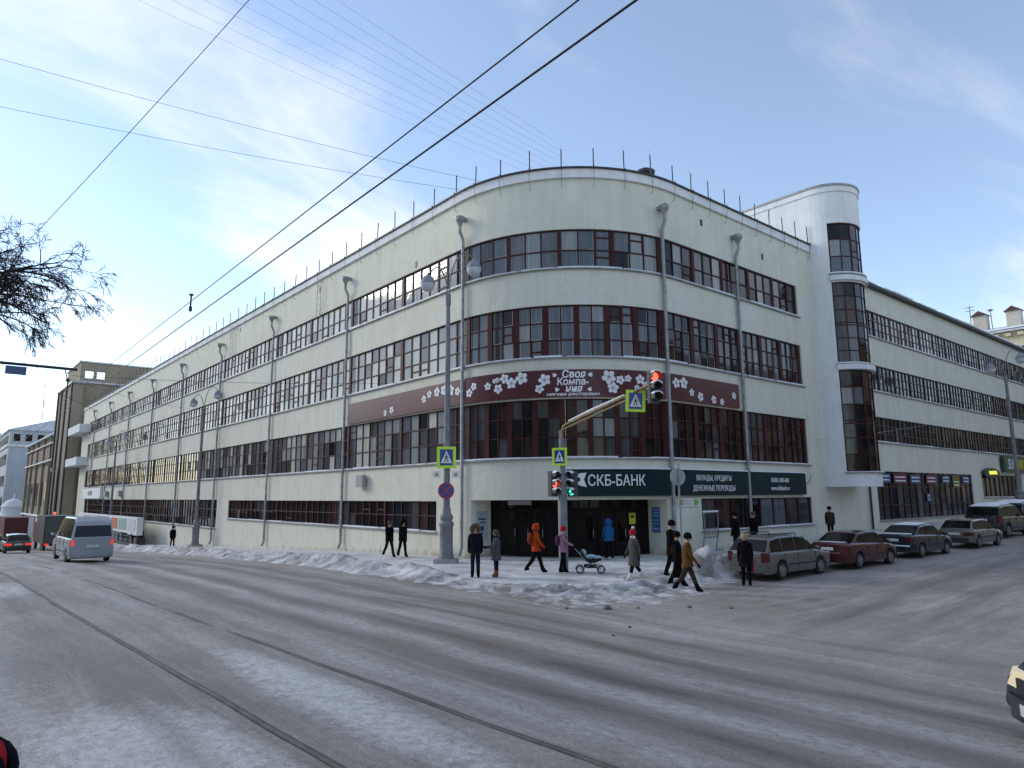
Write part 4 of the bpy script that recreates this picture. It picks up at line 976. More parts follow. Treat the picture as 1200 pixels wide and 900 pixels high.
# white domed kiosk at the far crossing
t = thing('white_rotunda', 'small white round pavilion with a domed top at the far crossing', 'pavilion', (17.6, 224, road_z(17.6, 224)))
mb = MB(); mb.lathe([(2.6, 0), (2.6, 4.6)], 14); mb.build('drum', WHITEP, t)
mb = MB(); mb.lathe([(3.5, 4.6), (3.6, 5.3), (2.7, 5.5), (2.5, 7.4), (2.8, 7.5), (1.6, 9.0), (.3, 9.6), (.2, 11)], 14); mb.build('roof', SNOW, t)
for a in range(6):
    mb = MB(); mb.tube([(3.2*math.cos(a), 3.2*math.sin(a), 0), (3.2*math.cos(a), 3.2*math.sin(a), 4.6)], .16, 6); mb.build('column', WHITEP, t)
# ochre house behind the wing
root, part, ro = box_building('ochre_house', 'ochre house with snowy roof and two pale chimneys behind the shop wing', 124, 150, 6, 34.5, 0, 26.6, YEL_ST, [('W', 8, 34, 7, z, z+2.2) for z in (14, 18, 22)], frame=PALEFR, eave=.9)
mb = MB(); mb.add([(123, 5, 26.95), (123, 35.5, 26.95), (137, 35.5, 30.2), (137, 5, 30.2), (151, 35.5, 26.95), (151, 5, 26.95)], [(0, 3, 2, 1), (3, 5, 4, 2), (1, 2, 4), (0, 5, 3)]); mb.build('roof_slope', SNOW, ro)
BRICKP = mat('pale_brick', (.50, .45, .39), .8, .3, 6)
for i, (y, zb) in enumerate(((35.71, 30.22), (31.10, 30.15))):
    x = 131; mb = MB(); mb.box((x, y, zb-.8), (1.6, 1.9, 3.6)); c = part(mb, 'chimney', BRICKP)
    z0 = zb+1.0; mb = MB(); mb.add([(x-1.1, y-1.2, z0), (x+1.1, y-1.2, z0), (x+1.1, y+1.2, z0), (x-1.1, y+1.2, z0), (x-1.1, y, z0+.8), (x+1.1, y, z0+.8)], [(0, 1, 5, 4), (2, 3, 4, 5), (1, 2, 5), (3, 0, 4), (0, 3, 2, 1)]); mb.build('chimney_cap', mat('cap_brown', (.06, .03, .022), .7), c)
for k in range(6):
    mb = MB(); mb.box((123.7, 33.6-k*1.6, 26.1), (.7, .8, .5)); part(mb, 'eave_bracket', YEL_ST)
ya, za = 37.17, 31.68
mb = MB(); mb.tube([(131, ya, 24), (131, ya, za+1.6)], .06, 5)
for dz in (1.4, .8): mb.tube([(131, ya-.7, za+dz), (131, ya+.7, za+dz)], .05, 4)
o = mb.build('roof_aerial', DARKMET); props(o, 'tall thin aerial with two cross bars on the snowy ochre house roof', 'aerial')
ya -= 3.0
mb = MB(); mb.tube([(131, ya, 26), (131, ya+.1, za+.2)], .07, 5); mb.lathe([(.1, 0), (.45, .25), (.2, .4)], 8, (131, ya+.1, za+.1)); o = mb.build('roof_vent_pipe', ZINC); props(o, 'thin pipe with a cup shaped cowl between the two chimneys', 'vent pipe')
# ------------------------------------------------------------------ low kiosk strip on the left pavement
t = thing('pavement_kiosk', 'long low kiosk with white fascia and coloured panels beside the wall', 'kiosk', (17.6, 101, road_z(17.6, 100)+.15))
mb = MB(); mb.box((.3, 0, .75), (.9, 36, 1.5)); mb.build('body', mat('kiosk_dark', (.06, .05, .05), .6, .4, 2), t)
mb = MB(); mb.box((0, 0, 2.6), (.6, 37, 1.75)); mb.build('fascia', WHITEP, t)
for y, w, c in ((-16, 3.6, (.62, .62, .65)), (-11.4, 4.0, (.25, .46, .42)), (-6.9, 3.4, (.62, .15, .07)), (-2.2, 4, (.55, .55, .57)), (4, 5, (.45, .2, .2)), (11, 6, (.4, .4, .45))):
    mb = MB(); mb.box((-.32, y, 2.75), (.05, w, 1.2)); mb.build('panel', mat('kiosk_panel_%d' % int(y*10), c, .5, .2, 3), t)
for y in (-12.3, -8.0):
    mb = MB(); mb.box((-.32, y, 1.35), (.06, 3.6, 1.0)); mb.build('shop_pane', G_DARK, t)
mb = MB(); mb.box((0, 0, 3.52), (.62, 37, .08)); mb.build('roof_snow', SNOW, t)
def crowd_rail(x, y, rz, label, n=3):
    t = thing('pavement_railing', label, 'railing', (x, y, gz(x, y)), rz)
    for k in range(n+1):
        mb = MB(); mb.tube([(k*1.2, 0, 0), (k*1.2, 0, 1.05)], .03, 6); mb.build('post', POLE, t)
    for z in (.25, .6, 1.0):
        mb = MB(); mb.tube([(0, 0, z), (n*1.2, 0, z)], .02, 6); mb.build('rail', POLE, t)
crowd_rail(16.3, 80.5, R_(90), 'grey three bar railing between the kiosk and the dark standing figures', 6)
crowd_rail(16.6, 71.2, R_(80), 'grey three bar railing beside the lone dark pedestrian on the pavement', 3)

# ------------------------------------------------------------------ street lamps
GLOBE = mat('lamp_globe', (.55, .56, .58), .3, coat=.3); LCAP = mat('lamp_cap', (.22, .24, .28), .5, .2, 5)
def lamp(x, y, rz, label, H=12.0, arms=True):
    t = thing('street_lamp', label, 'street lamp', (x, y, gz(x, y)+.05), rz, 'twin arm street lamps along the wall')
    mb = MB(); mb.box((0, 0, .04), (1.0, .8, .18)); mb.build('plinth', CONC, t)
    mb = MB(); mb.lathe([(.34, .1), (.34, .25), (.29, .35), (.29, 1.5), (.33, 1.55), (.33, 1.65), (.24, 1.75), (.29, 1.85), (.29, 1.95), (.19, 2.1), (.18, 2.3)], 12); mb.build('base', POLE, t, smooth=50)
    mb = MB(); mb.lathe([(.15, 2.3), (.13, 6.0), (.095, H)], 12); mb.lathe([(.125, H-.5), (.125, H+.02)], 12); mb.build('post', POLE, t, smooth=50)
    for sgn, top, reach in ((-1, H+1.35, 1.05), (1, H+2.05, 1.35)):
        pts = [(sgn*.04, 0, H-.1)]
        for k in range(9):
            a = k/8*math.pi*.62; pts.append((sgn*(reach*.62*(1-math.cos(a))*.9+.04), 0, H+(top-H)*math.sin(min(a, math.pi/2))*(1 if a < math.pi/2 else 1)-(.12*(k-6) if k > 6 else 0)))
        mb = MB(); mb.tube(pts, .032, 6); e = pts[-1]; mb.tube([e, (e[0]+sgn*.12, 0, e[2]-.1)], .03, 6)
        arm = mb.build('arm', POLE, t, smooth=50)
        lx, lz = e[0]+sgn*.12, e[2]-.1
        mb = MB(); mb.lathe([(.05, .02), (.06, -.06), (.20, -.14), (.33, -.34), (.36, -.48)], 14, (lx, 0, lz)); mb.build('lamp_cap', LCAP, arm, smooth=40)
        mb = MB(); mb.lathe([(.34, -.48), (.33, -.6), (.24, -.76), (.10, -.83)], 14, (lx, 0, lz)); mb.build('globe', GLOBE, arm, smooth=50)
    return t
lamp(17.6, 25.6, R_(-42), 'grey twin arm street lamp on a stepped base beside the rounded corner')
lamp(18.3, 65.0, R_(-42), 'grey twin arm street lamp next to the long ground floor windows')
lamp(17.7, 99.0, R_(-42), 'twin arm street lamp rising in front of the pavement kiosk')
lamp(18.0, 152.0, R_(-42), 'distant twin arm street lamp in front of the brown tower block')
t = lamp(61.4, 15.6, R_(-50), 'grey street lamp standing behind the snow covered off-road car', H=10.6)

# ------------------------------------------------------------------ traffic lights, road signs
def crossing_sign(par, c, rz, w=.72, tilt=0.0):
    """square plate: lime border, blue panel, white triangle, walking figure; faces local -y"""
    e = bpy.data.objects.new('crossing_sign', None)
    Rm = Matrix.Rotation(rz, 3, 'Z') @ Matrix.Rotation(tilt, 3, 'Y')
    fn = lambda dy: (lambda u, v, d: tuple(Vector(c)+Rm @ Vector((u*w, dy-d, v*w))))
    def P(poly, d0, d1, m, nm, parent):
        mb = MB(); mb.prism(poly, lambda u, v, d: tuple(Vector(c)+Rm @ Vector((u*w, -d, v*w))), d0, d1); return mb.build(nm, m, parent, fix=True)
    b = P([(-.5, -.56), (.5, -.56), (.5, .56), (-.5, .56)], 0, .02, LIME, 'crossing_sign', par)
    P([(-.34, -.42), (.34, -.42), (.34, .42), (-.34, .42)], .021, .026, SIGNBLUE, 'blue_panel', b)
    P([(-.30, -.30), (.30, -.30), (0, .36)], .027, .032, WHITEP, 'white_triangle', b)
    mb = MB(); f = lambda u, v, d: tuple(Vector(c)+Rm @ Vector((u*w, -d, v*w)))
    for poly in ([(-.03, .12), (.03, .12), (.03, .19), (-.03, .19)], [(-.045, -.06), (.045, -.06), (.035, .10), (-.035, .10)], [(-.045, -.06), (.0, -.06), (-.07, -.24), (-.12, -.24)], [(0, -.06), (.045, -.06), (.12, -.24), (.07, -.24)], [(.03, .08), (.035, .04), (.12, -.05), (.13, -.02)], [(-.03, .08), (-.035, .04), (-.11, -.05), (-.12, -.02)]):
        mb.prism(poly, f, .033, .037)
    mb.build('walking_figure', BLACKP, b, fix=True)
    return b
LR = mat('lens_red_lit', (.9, .05, .02), .4, emit=(1.0, .07, .03), estr=2.2); LG = mat('lens_green_lit', (.05, .7, .45), .4, emit=(.05, .9, .55), estr=1.1)
LO = mat('lens_off', (.02, .018, .018), .15); HOUS = mat('signal_housing', (.05, .05, .05), .6, .3, 8)
def signal(par, c, rz, lit, scale=1.0, name='signal_head'):
    """three lens head facing local -y"""
    Rm = Matrix.Rotation(rz, 4, 'Z'); B = Matrix.Translation(c) @ Rm @ Matrix.Scale(scale, 4)
    mb = MB(); mb.box((0, .1, 0), (.34, .2, .98)); mb.v = [tuple(B @ Vector(v)) for v in mb.v]; h = mb.build(name, HOUS, par)
    for k, z in enumerate((.32, 0, -.32)):
        mb = MB(); mb.lathe([(.125, 0), (.12, .015), (.08, .04)], 14, (0, 0, z), axis='Y'); mb.v = [tuple(B @ Vector(v)) for v in mb.v]
        m = {('r', 0): LR, ('r', 1): LR, ('g', 2): LG}.get((lit[0], k)) if k == lit[1] else LO
        mb.build('lens', m or LO, h, smooth=40)
        mb = MB(); n = 10; vs = []
        for d in (0, .22):
            for i in range(n+1):
                a = math.pi*(-.12+1.24*i/n); r = .155*(1-.05*(d > 0)); vs.append((r*math.cos(a), -d, z+r*math.sin(a)-.05*d))
        mb.add(vs, [(i, i+1, n+2+i, n+1+i) for i in range(n)]); mb.v = [tuple(B @ Vector(v)) for v in mb.v]; mb.build('visor', HOUS, h, smooth=60)
        mb = MB(); n = 6; vs = []
        for d in (.02, .21):
            for r0 in (.158, .195):
                for i in range(n+1):
                    a = math.pi*(.18+.64*i/n); vs.append((r0*math.cos(a), -d, z+r0*math.sin(a)-.05*d-(0 if r0 < .16 else .0)))
        k1 = n+1
        mb.add(vs, [(i, i+1, k1+i+1, k1+i) for i in range(n)]+[(2*k1+i, 3*k1+i, 3*k1+i+1, 2*k1+i+1) for i in range(n)]+[(k1+i, k1+i+1, 3*k1+i+1, 3*k1+i) for i in range(n)]+[(0, k1, 3*k1, 2*k1), (n, 2*k1+n, 3*k1+n, k1+n)])
        mb.v = [tuple(B @ Vector(v)) for v in mb.v]; mb.build('visor_snow', SNOW, h, smooth=60)
    return h
TLX, TLY = 18.6, 19.28; TZ = gz(TLX, TLY)
t = thing('traffic_light', 'grey traffic light post with bent rusty arm, crossing signs and lit signals', 'traffic light', (TLX, TLY, TZ))
mb = MB(); mb.lathe([(.17, 0), (.165, 3.5), (.12, 3.7), (.10, 5.0)], 12); mb.build('post', POLE, t, smooth=50)
OCH = mat('arm_rust_ochre', (.30, .22, .12), .8, .5, 6)
mb = MB(); mb.tube([(0, .0, 4.2), (0, -.02, 5.25), (0, -.12, 5.45), (0, -.4, 5.55), (0, -3.5, 6.32), (0, -4.6, 6.6)], .058, 8); mb.tube([(0, .12, 4.0), (0, .1, 5.3), (0, -.2, 5.36), (0, -3.4, 6.14)], .045, 6)
arm = mb.build('arm', OCH, t, smooth=50)
mb = MB(); mb.tube([(0, -.4, 5.64), (0, -1.6, 5.94), (0, -3.2, 6.32)], [.03, .05, .025], 6); mb.build('arm_snow', SNOW, arm, smooth=50)
CAMDIR = math.atan2(TLY, TLX)       # bearing to the camera
face = lambda x, y: math.atan2(y, x)-math.pi/2     # rz so that local -y points at the origin side
crossing_sign(t, (0, -3.72, 6.05), face(18.6, 15.6)+.12, .68, .06)
signal(t, (.05, -4.55, 6.45), face(18.6, 14.7)+.45, ('r', 0), 1.12)
crossing_sign(t, (-.22, -.1, 4.28), face(18.6, 19.3)-.35, .60)
signal(t, (-.30, .12, 3.26), face(18.6, 19.3)+.75, ('r', 1), .98)
signal(t, (.26, -.22, 3.26), face(18.6, 19.3)-.65, ('g', 2), .98)
mb = MB(); mb.tube([(-.3, .12, 3.6), (.26, -.22, 3.6)], .03, 6); mb.tube([(-.3, .12, 2.9), (.26, -.22, 2.9)], .03, 6); mb.build('bracket', HOUS, t)
mb = MB(); mb.box((-.12, -.18, 1.55), (.12, .03, .2), rz=face(18.6, 19.3)); mb.build('push_button_box', WHITEP, t)
# signs fixed to the big lamp
lx, ly = 17.6, 25.6; lz = gz(lx, ly)
t = thing('lamp_post_sign_set', 'yellow bordered crossing sign with two small plates on the corner street lamp', 'road sign', (lx-.2, ly-.25, lz+4.55))
crossing_sign(t, (0, 0, 0), face(lx, ly), .84)
for dx in (-.42, .42):
    mb = MB(); a = face(lx, ly); mb.box((dx*math.cos(a), dx*math.sin(a), -.75), (.34, .02, .3), rz=a); mb.build('small_plate', WHITEP, t)
    mb = MB(); mb.box((dx*math.cos(a)+.015*math.sin(a), dx*math.sin(a)-.015*math.cos(a), -.75), (.14, .012, .14), rz=a); mb.build('plate_mark', mat('plate_green', (.25, .42, .08), .5), t)
t = thing('no_stopping_sign', 'round dark blue no stopping sign with red cross on the corner street lamp', 'road sign', (lx-.2, ly-.25, lz+3.1))
a = face(lx, ly); Rm = Matrix.Rotation(a, 3, 'Z')
def disc(r0, r1, d0, d1, m, nm, seg=24):
    mb = MB(); vs = []
    for d in (d0, d1):
        for r in (r0, r1):
            for k in range(seg): q = 2*math.pi*k/seg; vs.append(tuple(Rm @ Vector((r*math.cos(q), -d, r*math.sin(q)))))
    f = []
    for k in range(seg):
        k2 = (k+1) % seg
        f += [(2*seg+k, 2*seg+k2, 3*seg+k2, 3*seg+k), (seg+k, seg+k2, 3*seg+k2, 3*seg+k), (k, k2, seg+k2, seg+k)]
    mb.add(vs, f); mb.build(nm, m, t, fix=True)
disc(.001, .29, 0, .02, SIGNBLUE, 'disc'); disc(.29, .36, 0, .024, SIGNRED, 'red_rim')
for q in (R_(45), R_(-45)):
    mb = MB(); mb.box((0, 0, 0), (.58, .006, .06)); mb.v = [tuple(Rm @ (Matrix.Rotation(q, 3, 'Y') @ Vector(v)+Vector((0, -.026-.003*(q > 0), 0)))) for v in mb.v]; mb.build('red_bar', SIGNRED, t)
# round sign seen from behind on its own post
t = thing('round_sign_post', 'thin post with a round grey sign seen from behind near the entrance', 'road sign', (21.96, 16.39, gz(21.96, 16.39)))
mb = MB(); mb.tube([(0, 0, 0), (0, 0, 3.95)], .035, 8); mb.build('post', ZINC, t)
mb = MB(); mb.lathe([(.33, -.012), (.33, .012)], 24, (0, 0, 3.45), axis='Y'); mb.v = [tuple(Matrix.Rotation(R_(-20), 3, 'Z') @ (Vector(v)+Vector((0, .06, 0)))) for v in mb.v]; mb.build('disc', mat('sign_back_grey', (.38, .40, .40), .6, .2, 3), t)
# leaning barrier frame by the heap of snow
t = thing('barrier_frame', 'grey metal barrier frame with ring pattern leaning by the wall', 'barrier', (27.4, 19.0, gz(27.4, 19)+.1), R_(8))
for x0b, x1b in ((-.55, -.25), (.75, 1.1)):
    mb = MB(); mb.tube([(x0b, 0, 0), (x1b, 0, .85), (x1b, 0, 1.75)], .03, 6); mb.build('upright', POLE, t)
for z, xa, xb in ((1.75, -.25, 1.1), (1.02, -.25, 1.1), (.62, -.33, 1.0)):
    mb = MB(); mb.tube([(xa, 0, z), (xb, 0, z)], .025, 6); mb.build('rail', POLE, t)
for k in range(5):
    mb = MB(); cx = -.12+k*.24; mb.tube([(cx+.14*math.cos(q), 0, .82+.17*math.sin(q)) for q in frange(0, 2*math.pi, 12)], .014, 5, caps=False); mb.build('ring', POLE, t)
mb = MB(); mb.box((.42, 0, 1.80), (1.4, .08, .07)); mb.build('rail_snow', SNOW, t)
mb = MB(); mb.tube([(.75, 0, .05), (1.5, 0, .02)], .03, 6); mb.build('foot', POLE, t)

# ------------------------------------------------------------------ overhead wires and their mast
def wire(name, label, a, b, sag, r, n=24, grp=None, m=None):
    a, b = Vector(a), Vector(b); mb = MB()
    mb.tube([tuple(a.lerp(b, k/n)-Vector((0, 0, sag*4*(k/n)*(1-k/n)))) for k in range(n+1)], r, 5); o = mb.build(name, m or DARKMET); props(o, label, 'wire', grp); return o
wire('contact_wire', 'thick black tram contact wire running down the street', (3.65, -8, 6.3), (3.75, 300, -1.5), -1.2, .0105, 40)
wire('contact_wire', 'upper tram wire parallel to the thick black contact wire', (3.36, -8, 6.32), (3.4, 300, -1.2), -1.3, .0075, 40)
t = thing('wire_clamp', 'small black clamp joining the two tram wires', 'clamp', (3.5, 13.7, 6.25))
mb = MB(); mb.box((0, 0, .16), (.07, .05, .03)); mb.box((0, 0, -.12), (.05, .05, .09)); mb.tube([(0, 0, .16), (0, 0, -.12)], .016, 6); mb.build('body', BLACKP, t)
FAINT = mat('grey_wire', (.30, .33, .38), .6)
wire('span_wire', 'thin wire anchored to the rounded corner roof, upper of the two', (-6, 30, 18.4), (19.7, 26.0, 18.1), .3, .008)
wire('span_wire', 'thin wire anchored to the rounded corner roof, lower of the two', (-6, 30, 16.2), (19.6, 26.6, 17.75), .3, .008)
wire('span_wire', 'thin span wire crossing low over the street to the left wall', (-3, 31, 9.6), (19.3, 64, 10.2), 1.0, .008)
wire('span_wire', 'thin wire from the mast arm down the street', (0, 30.2, 8.2), (6, 40, 7.0), .1, .010)
wire('feeder_cable', 'steep thin cable running down above the bare tree', (2.9, 9.3, 9.72), (.7, 14.6, 6.7), .05, .0055)
bpy.data.objects['feeder_cable'].data.transform(Matrix.Identity(4))
for i in range(8):
    wire('high_wire', 'faint high wire in the bundle crossing above the street', (-14+i*.9, 26+i*1.4, 29.5-i*.12), (24+.9*i, 25+.6*i, 21.3+.05*i), .35+.05*i, .006, grp='bundle of faint high wires', m=FAINT)
wire('side_street_wire', 'faint wire crossing the sky beside the stair tower', (36, 6, 19.6), (95, 14, 24.0), .4, .010, m=FAINT)
wire('low_wall_wire', 'thin wire reaching from the street to the wall above the maroon banner', (4.0, 32, 7.4), (19.4, 33.0, 8.75), .15, .008)
wire('low_wall_wire', 'thin wire crossing the tower wall towards the shop wing', (38.9, 19.6, 5.6), (66, 19.3, 8.9), .2, .010, m=FAINT)
t = thing('tram_mast', 'dark bracket arm with a small blue plate reaching over the tram wires', 'mast', (-3.0, 30, road_z(-3, 30)))
mb = MB(); mb.lathe([(.16, 0), (.11, 9.0)], 10); mb.build('mast_pole', DARKMET, t)
zr = 7.35-road_z(-3, 30)
mb = MB(); mb.tube([(0, 0, zr), (6.9, .2, zr+.02)], .055, 8); mb.tube([(0, 0, zr+1.5), (4.0, .1, zr+.05)], .012, 5); mb.build('bracket_arm', DARKMET, t)
mb = MB(); mb.box((5.0, -.08, zr-.25), (.62, .03, .30)); mb.build('blue_plate', mat('plate_slate_blue', (.06, .10, .20), .5), t)
mb = MB(); mb.tube([(6.5, .2, zr), (6.6, .2, zr-.35), (6.65, .2, zr-.95)], .02, 5); mb.ball((6.62, .2, zr-.4), .07, 6, 5); mb.build('insulator', BLACKP, t)

# ------------------------------------------------------------------ bare tree reaching in from the left
BARK = mat('bark', (.045, .038, .035), .9, .4, 9)
def tree(name, label, base, seed):
    rnd = random.Random(seed); t = thing(name, label, 'tree', base)
    mb = MB(); tw = MB()
    mb.tube([(0, 0, 0), (.05, .1, 2.5), (.15, -.1, 5.2), (.35, -.15, 7.2)], [.24, .19, .15, .10], 9)
    def grow(p, d, length, r, depth, droop):
        n = 7; pts = [p.copy()]; dirs = []
        for k in range(n):
            d = (d+Vector((rnd.gauss(0, .12), rnd.gauss(0, .12), rnd.gauss(0, .10)-droop*(k/n)))).normalized()
            p = p+d*length/n; pts.append(p.copy()); dirs.append(d.copy())
        (mb if r > .012 else tw).tube(pts, [max(.0048, r*(1-.75*k/n)) for k in range(n+1)], 6 if r > .012 else 3, caps=False)
        if depth == 0: return
        nb = {4: 6, 3: 6, 2: 6, 1: 5}[depth]
        for k in range(nb):
            i = rnd.randint(1, n-1) if depth < 4 else rnd.randint(2, n-1)
            ax = Vector((rnd.gauss(0, 1), rnd.gauss(0, 1), rnd.gauss(0, .7))).normalized()
            nd = (dirs[i]+ax*rnd.uniform(.5, .95)).normalized()
            grow(pts[i+1], nd, length*rnd.uniform(.34, .54), max(.005, r*.55*(1-.4*i/n)), depth-1, droop+.05)
    T = Vector((.15, -.1, 5.2))
    for d, l, r in ((Vector((.86, -.08, .50)), 3.3, .075), (Vector((.85, .15, .58)), 2.9, .07), (Vector((.82, -.25, .62)), 2.7, .06), (Vector((.88, .0, .40)), 2.7, .065), (Vector((.75, .2, .72)), 2.5, .06), (Vector((.9, .1, .48)), 2.4, .06), (Vector((.8, -.1, .68)), 2.4, .055), (Vector((-.6, .4, .8)), 3.0, .07), (Vector((-.3, -.8, .7)), 2.6, .06), (Vector((.1, .1, 1.0)), 2.2, .07)):
        grow(T+Vector((rnd.uniform(0, .1), 0, rnd.uniform(.1, .9))), d.normalized(), l, r, 4, .09)
    mb.build('trunk', BARK, t, smooth=60); tw.build('crown', BARK, t)
    return t
tree('bare_tree', 'bare tree with dark drooping twigs reaching over the tram street', (-1.75, 18.4, road_z(-1.75, 18.4)+.08), 8)

# ------------------------------------------------------------------ unseen houses across the two streets, added to block low sky and darken reflections
for i, (nm, lb, x0, x1, y0, y1, z1, m) in enumerate((('occluder_house', 'unseen ochre house across the tram street, added to block low sky from the long wall', -50, -24, -30, 34, 16, YEL_ST), ('occluder_house', 'unseen grey house further down across the tram street, added to block low sky', -50, -24, 44, 110, 18, GREY_ST), ('occluder_house', 'unseen brown house at the far end across the tram street, added to block low sky', -50, -24, 120, 230, 17, BROWN_ST),
        ('occluder_house', 'unseen brown house across the side street, added to block low sky from the corner', 4, 58, -62, -34, 17, BROWN_ST), ('occluder_house', 'unseen grey house across the side street, added to darken the wing window reflections', 66, 330, -44, -16, 21, BROWN_ST), ('occluder_house', 'unseen low brown house down the tram street, added to darken ground floor window reflections', -24, 4, 255, 285, 5, BROWN_ST))):
    st = [(0.5, 3), (4.5, 7), (8.5, 11), (12, 14)]
    root, part, ro = box_building(nm, lb, x0, x1, y0, y1, -4, z1, m, [], roof_h=3)
    mb = MB(); g = MB()
    for a, b2 in st:
        if x1 < 0:
            for k in range(int((y1-y0)/4)): g.box((x1+.03, y0+2+k*4, (a+b2)/2), (.1, 1.6, b2-a))
        else:
            for k in range(int((x1-x0)/4)): g.box((x0+2+k*4, y1+.03, (a+b2)/2), (1.6, .1, b2-a))
    part(g, 'windows', G_DARK)
# ------------------------------------------------------------------ vehicles
CARGLASS = mat('car_glass', (.005, .006, .007), .06, spec=.22)
CHROME = mat('wheel_alloy', (.35, .35, .36), .35, metal=.8)
HUBC = mat('dirty_hubcap', (.20, .20, .20), .6, .3, 12)
TAILR = mat('tail_lamp_red', (.075, .004, .004), .3, coat=.3)
TAILLIT = mat('tail_lamp_lit', (.7, .02, .01), .3, emit=(1, .06, .03), estr=.35)
HEADL = mat('head_lamp', (.65, .66, .66), .15, coat=.6)
HEADLIT = mat("head_lamp_lit", (.6, .52, .34), .3, emit=(1, .82, .5), estr=.15)
PLATE = mat('number_plate', (.62, .62, .60), .5, .25, 30)
TRIM = mat('dark_trim', (.02, .02, .022), .6, .3, 9)
def paint(name, c, rough=.22, dirt=(.085, .078, .07)):
    m, t, b, NN, LK = node_mat(name)
    g = NN('ShaderNodeNewGeometry'); tcn = NN('ShaderNodeTexCoord'); sp = NN('ShaderNodeSeparateXYZ'); LK(tcn.outputs['Object'], sp.inputs[0])
    n = NN('ShaderNodeTexNoise'); n.inputs['Scale'].default_value = 5; n.inputs['Detail'].default_value = 7; LK(g.outputs['Position'], n.inputs['Vector'])
    a = NN('ShaderNodeMath', operation='MULTIPLY_ADD'); a.inputs[1].default_value = 1.1; LK(n.outputs['Fac'], a.inputs[0])
    z = NN('ShaderNodeMath', operation='MULTIPLY'); z.inputs[1].default_value = -1.15; LK(sp.outputs['Z'], z.inputs[0]); LK(z.outputs[0], a.inputs[2])
    r = NN('ShaderNodeValToRGB'); _ramp(r, [(.0, (0, 0, 0)), (.5, (.38, .38, .38))])
    ad = NN('ShaderNodeMath', operation='ADD'); ad.inputs[1].default_value = .18; LK(a.outputs[0], ad.inputs[0]); LK(ad.outputs[0], r.inputs[0])
    mx = NN('ShaderNodeMix', data_type='RGBA'); mx.inputs[6].default_value = (*c, 1); mx.inputs[7].default_value = (*dirt, 1); LK(r.outputs[0], mx.inputs[0]); LK(mx.outputs[2], b.inputs['Base Color'])
    ro = NN('ShaderNodeMath', operation='MULTIPLY_ADD'); ro.inputs[1].default_value = .5; ro.inputs[2].default_value = rough; LK(r.outputs[0], ro.inputs[0]); LK(ro.outputs[0], b.inputs['Roughness'])
    b.inputs['Coat Weight'].default_value = .45; b.inputs['Coat Roughness'].default_value = .06
    return m
def wheel(par, x, y, r, side, hub):
    mb = MB(); w = .2
    prof = [(r*.62, -w/2), (r*.9, -w/2), (r, -w/2+.04), (r, w/2-.04), (r*.9, w/2), (r*.62, w/2)]
    mb.lathe(prof, 20, (x, y, r), axis='Y', cap=True); wo_ = mb.build('wheel', RUBBER, par, smooth=40)
    mb = MB(); o = y+side*(w/2-.012)
    mb.lathe([(r*.64, 0), (r*.60, .03*1), (r*.2, .02), (.03, .035)], 16, (x, o, r), axis='Y'); 
    if side > 0: mb.v = [(a, 2*o-b2, c) for a, b2, c in mb.v]; mb.f = [f[::-1] for f in mb.f]
    mb.build('rim', hub, wo_, smooth=40)
    mb = MB()
    for k in range(7):
        a = 2*math.pi*k/7; mb.box((x+r*.40*math.cos(a), o+side*.028, r+r*.40*math.sin(a)), (r*.15, .012, r*.15))
    mb.build('rim_slot', BLACKP, wo_)
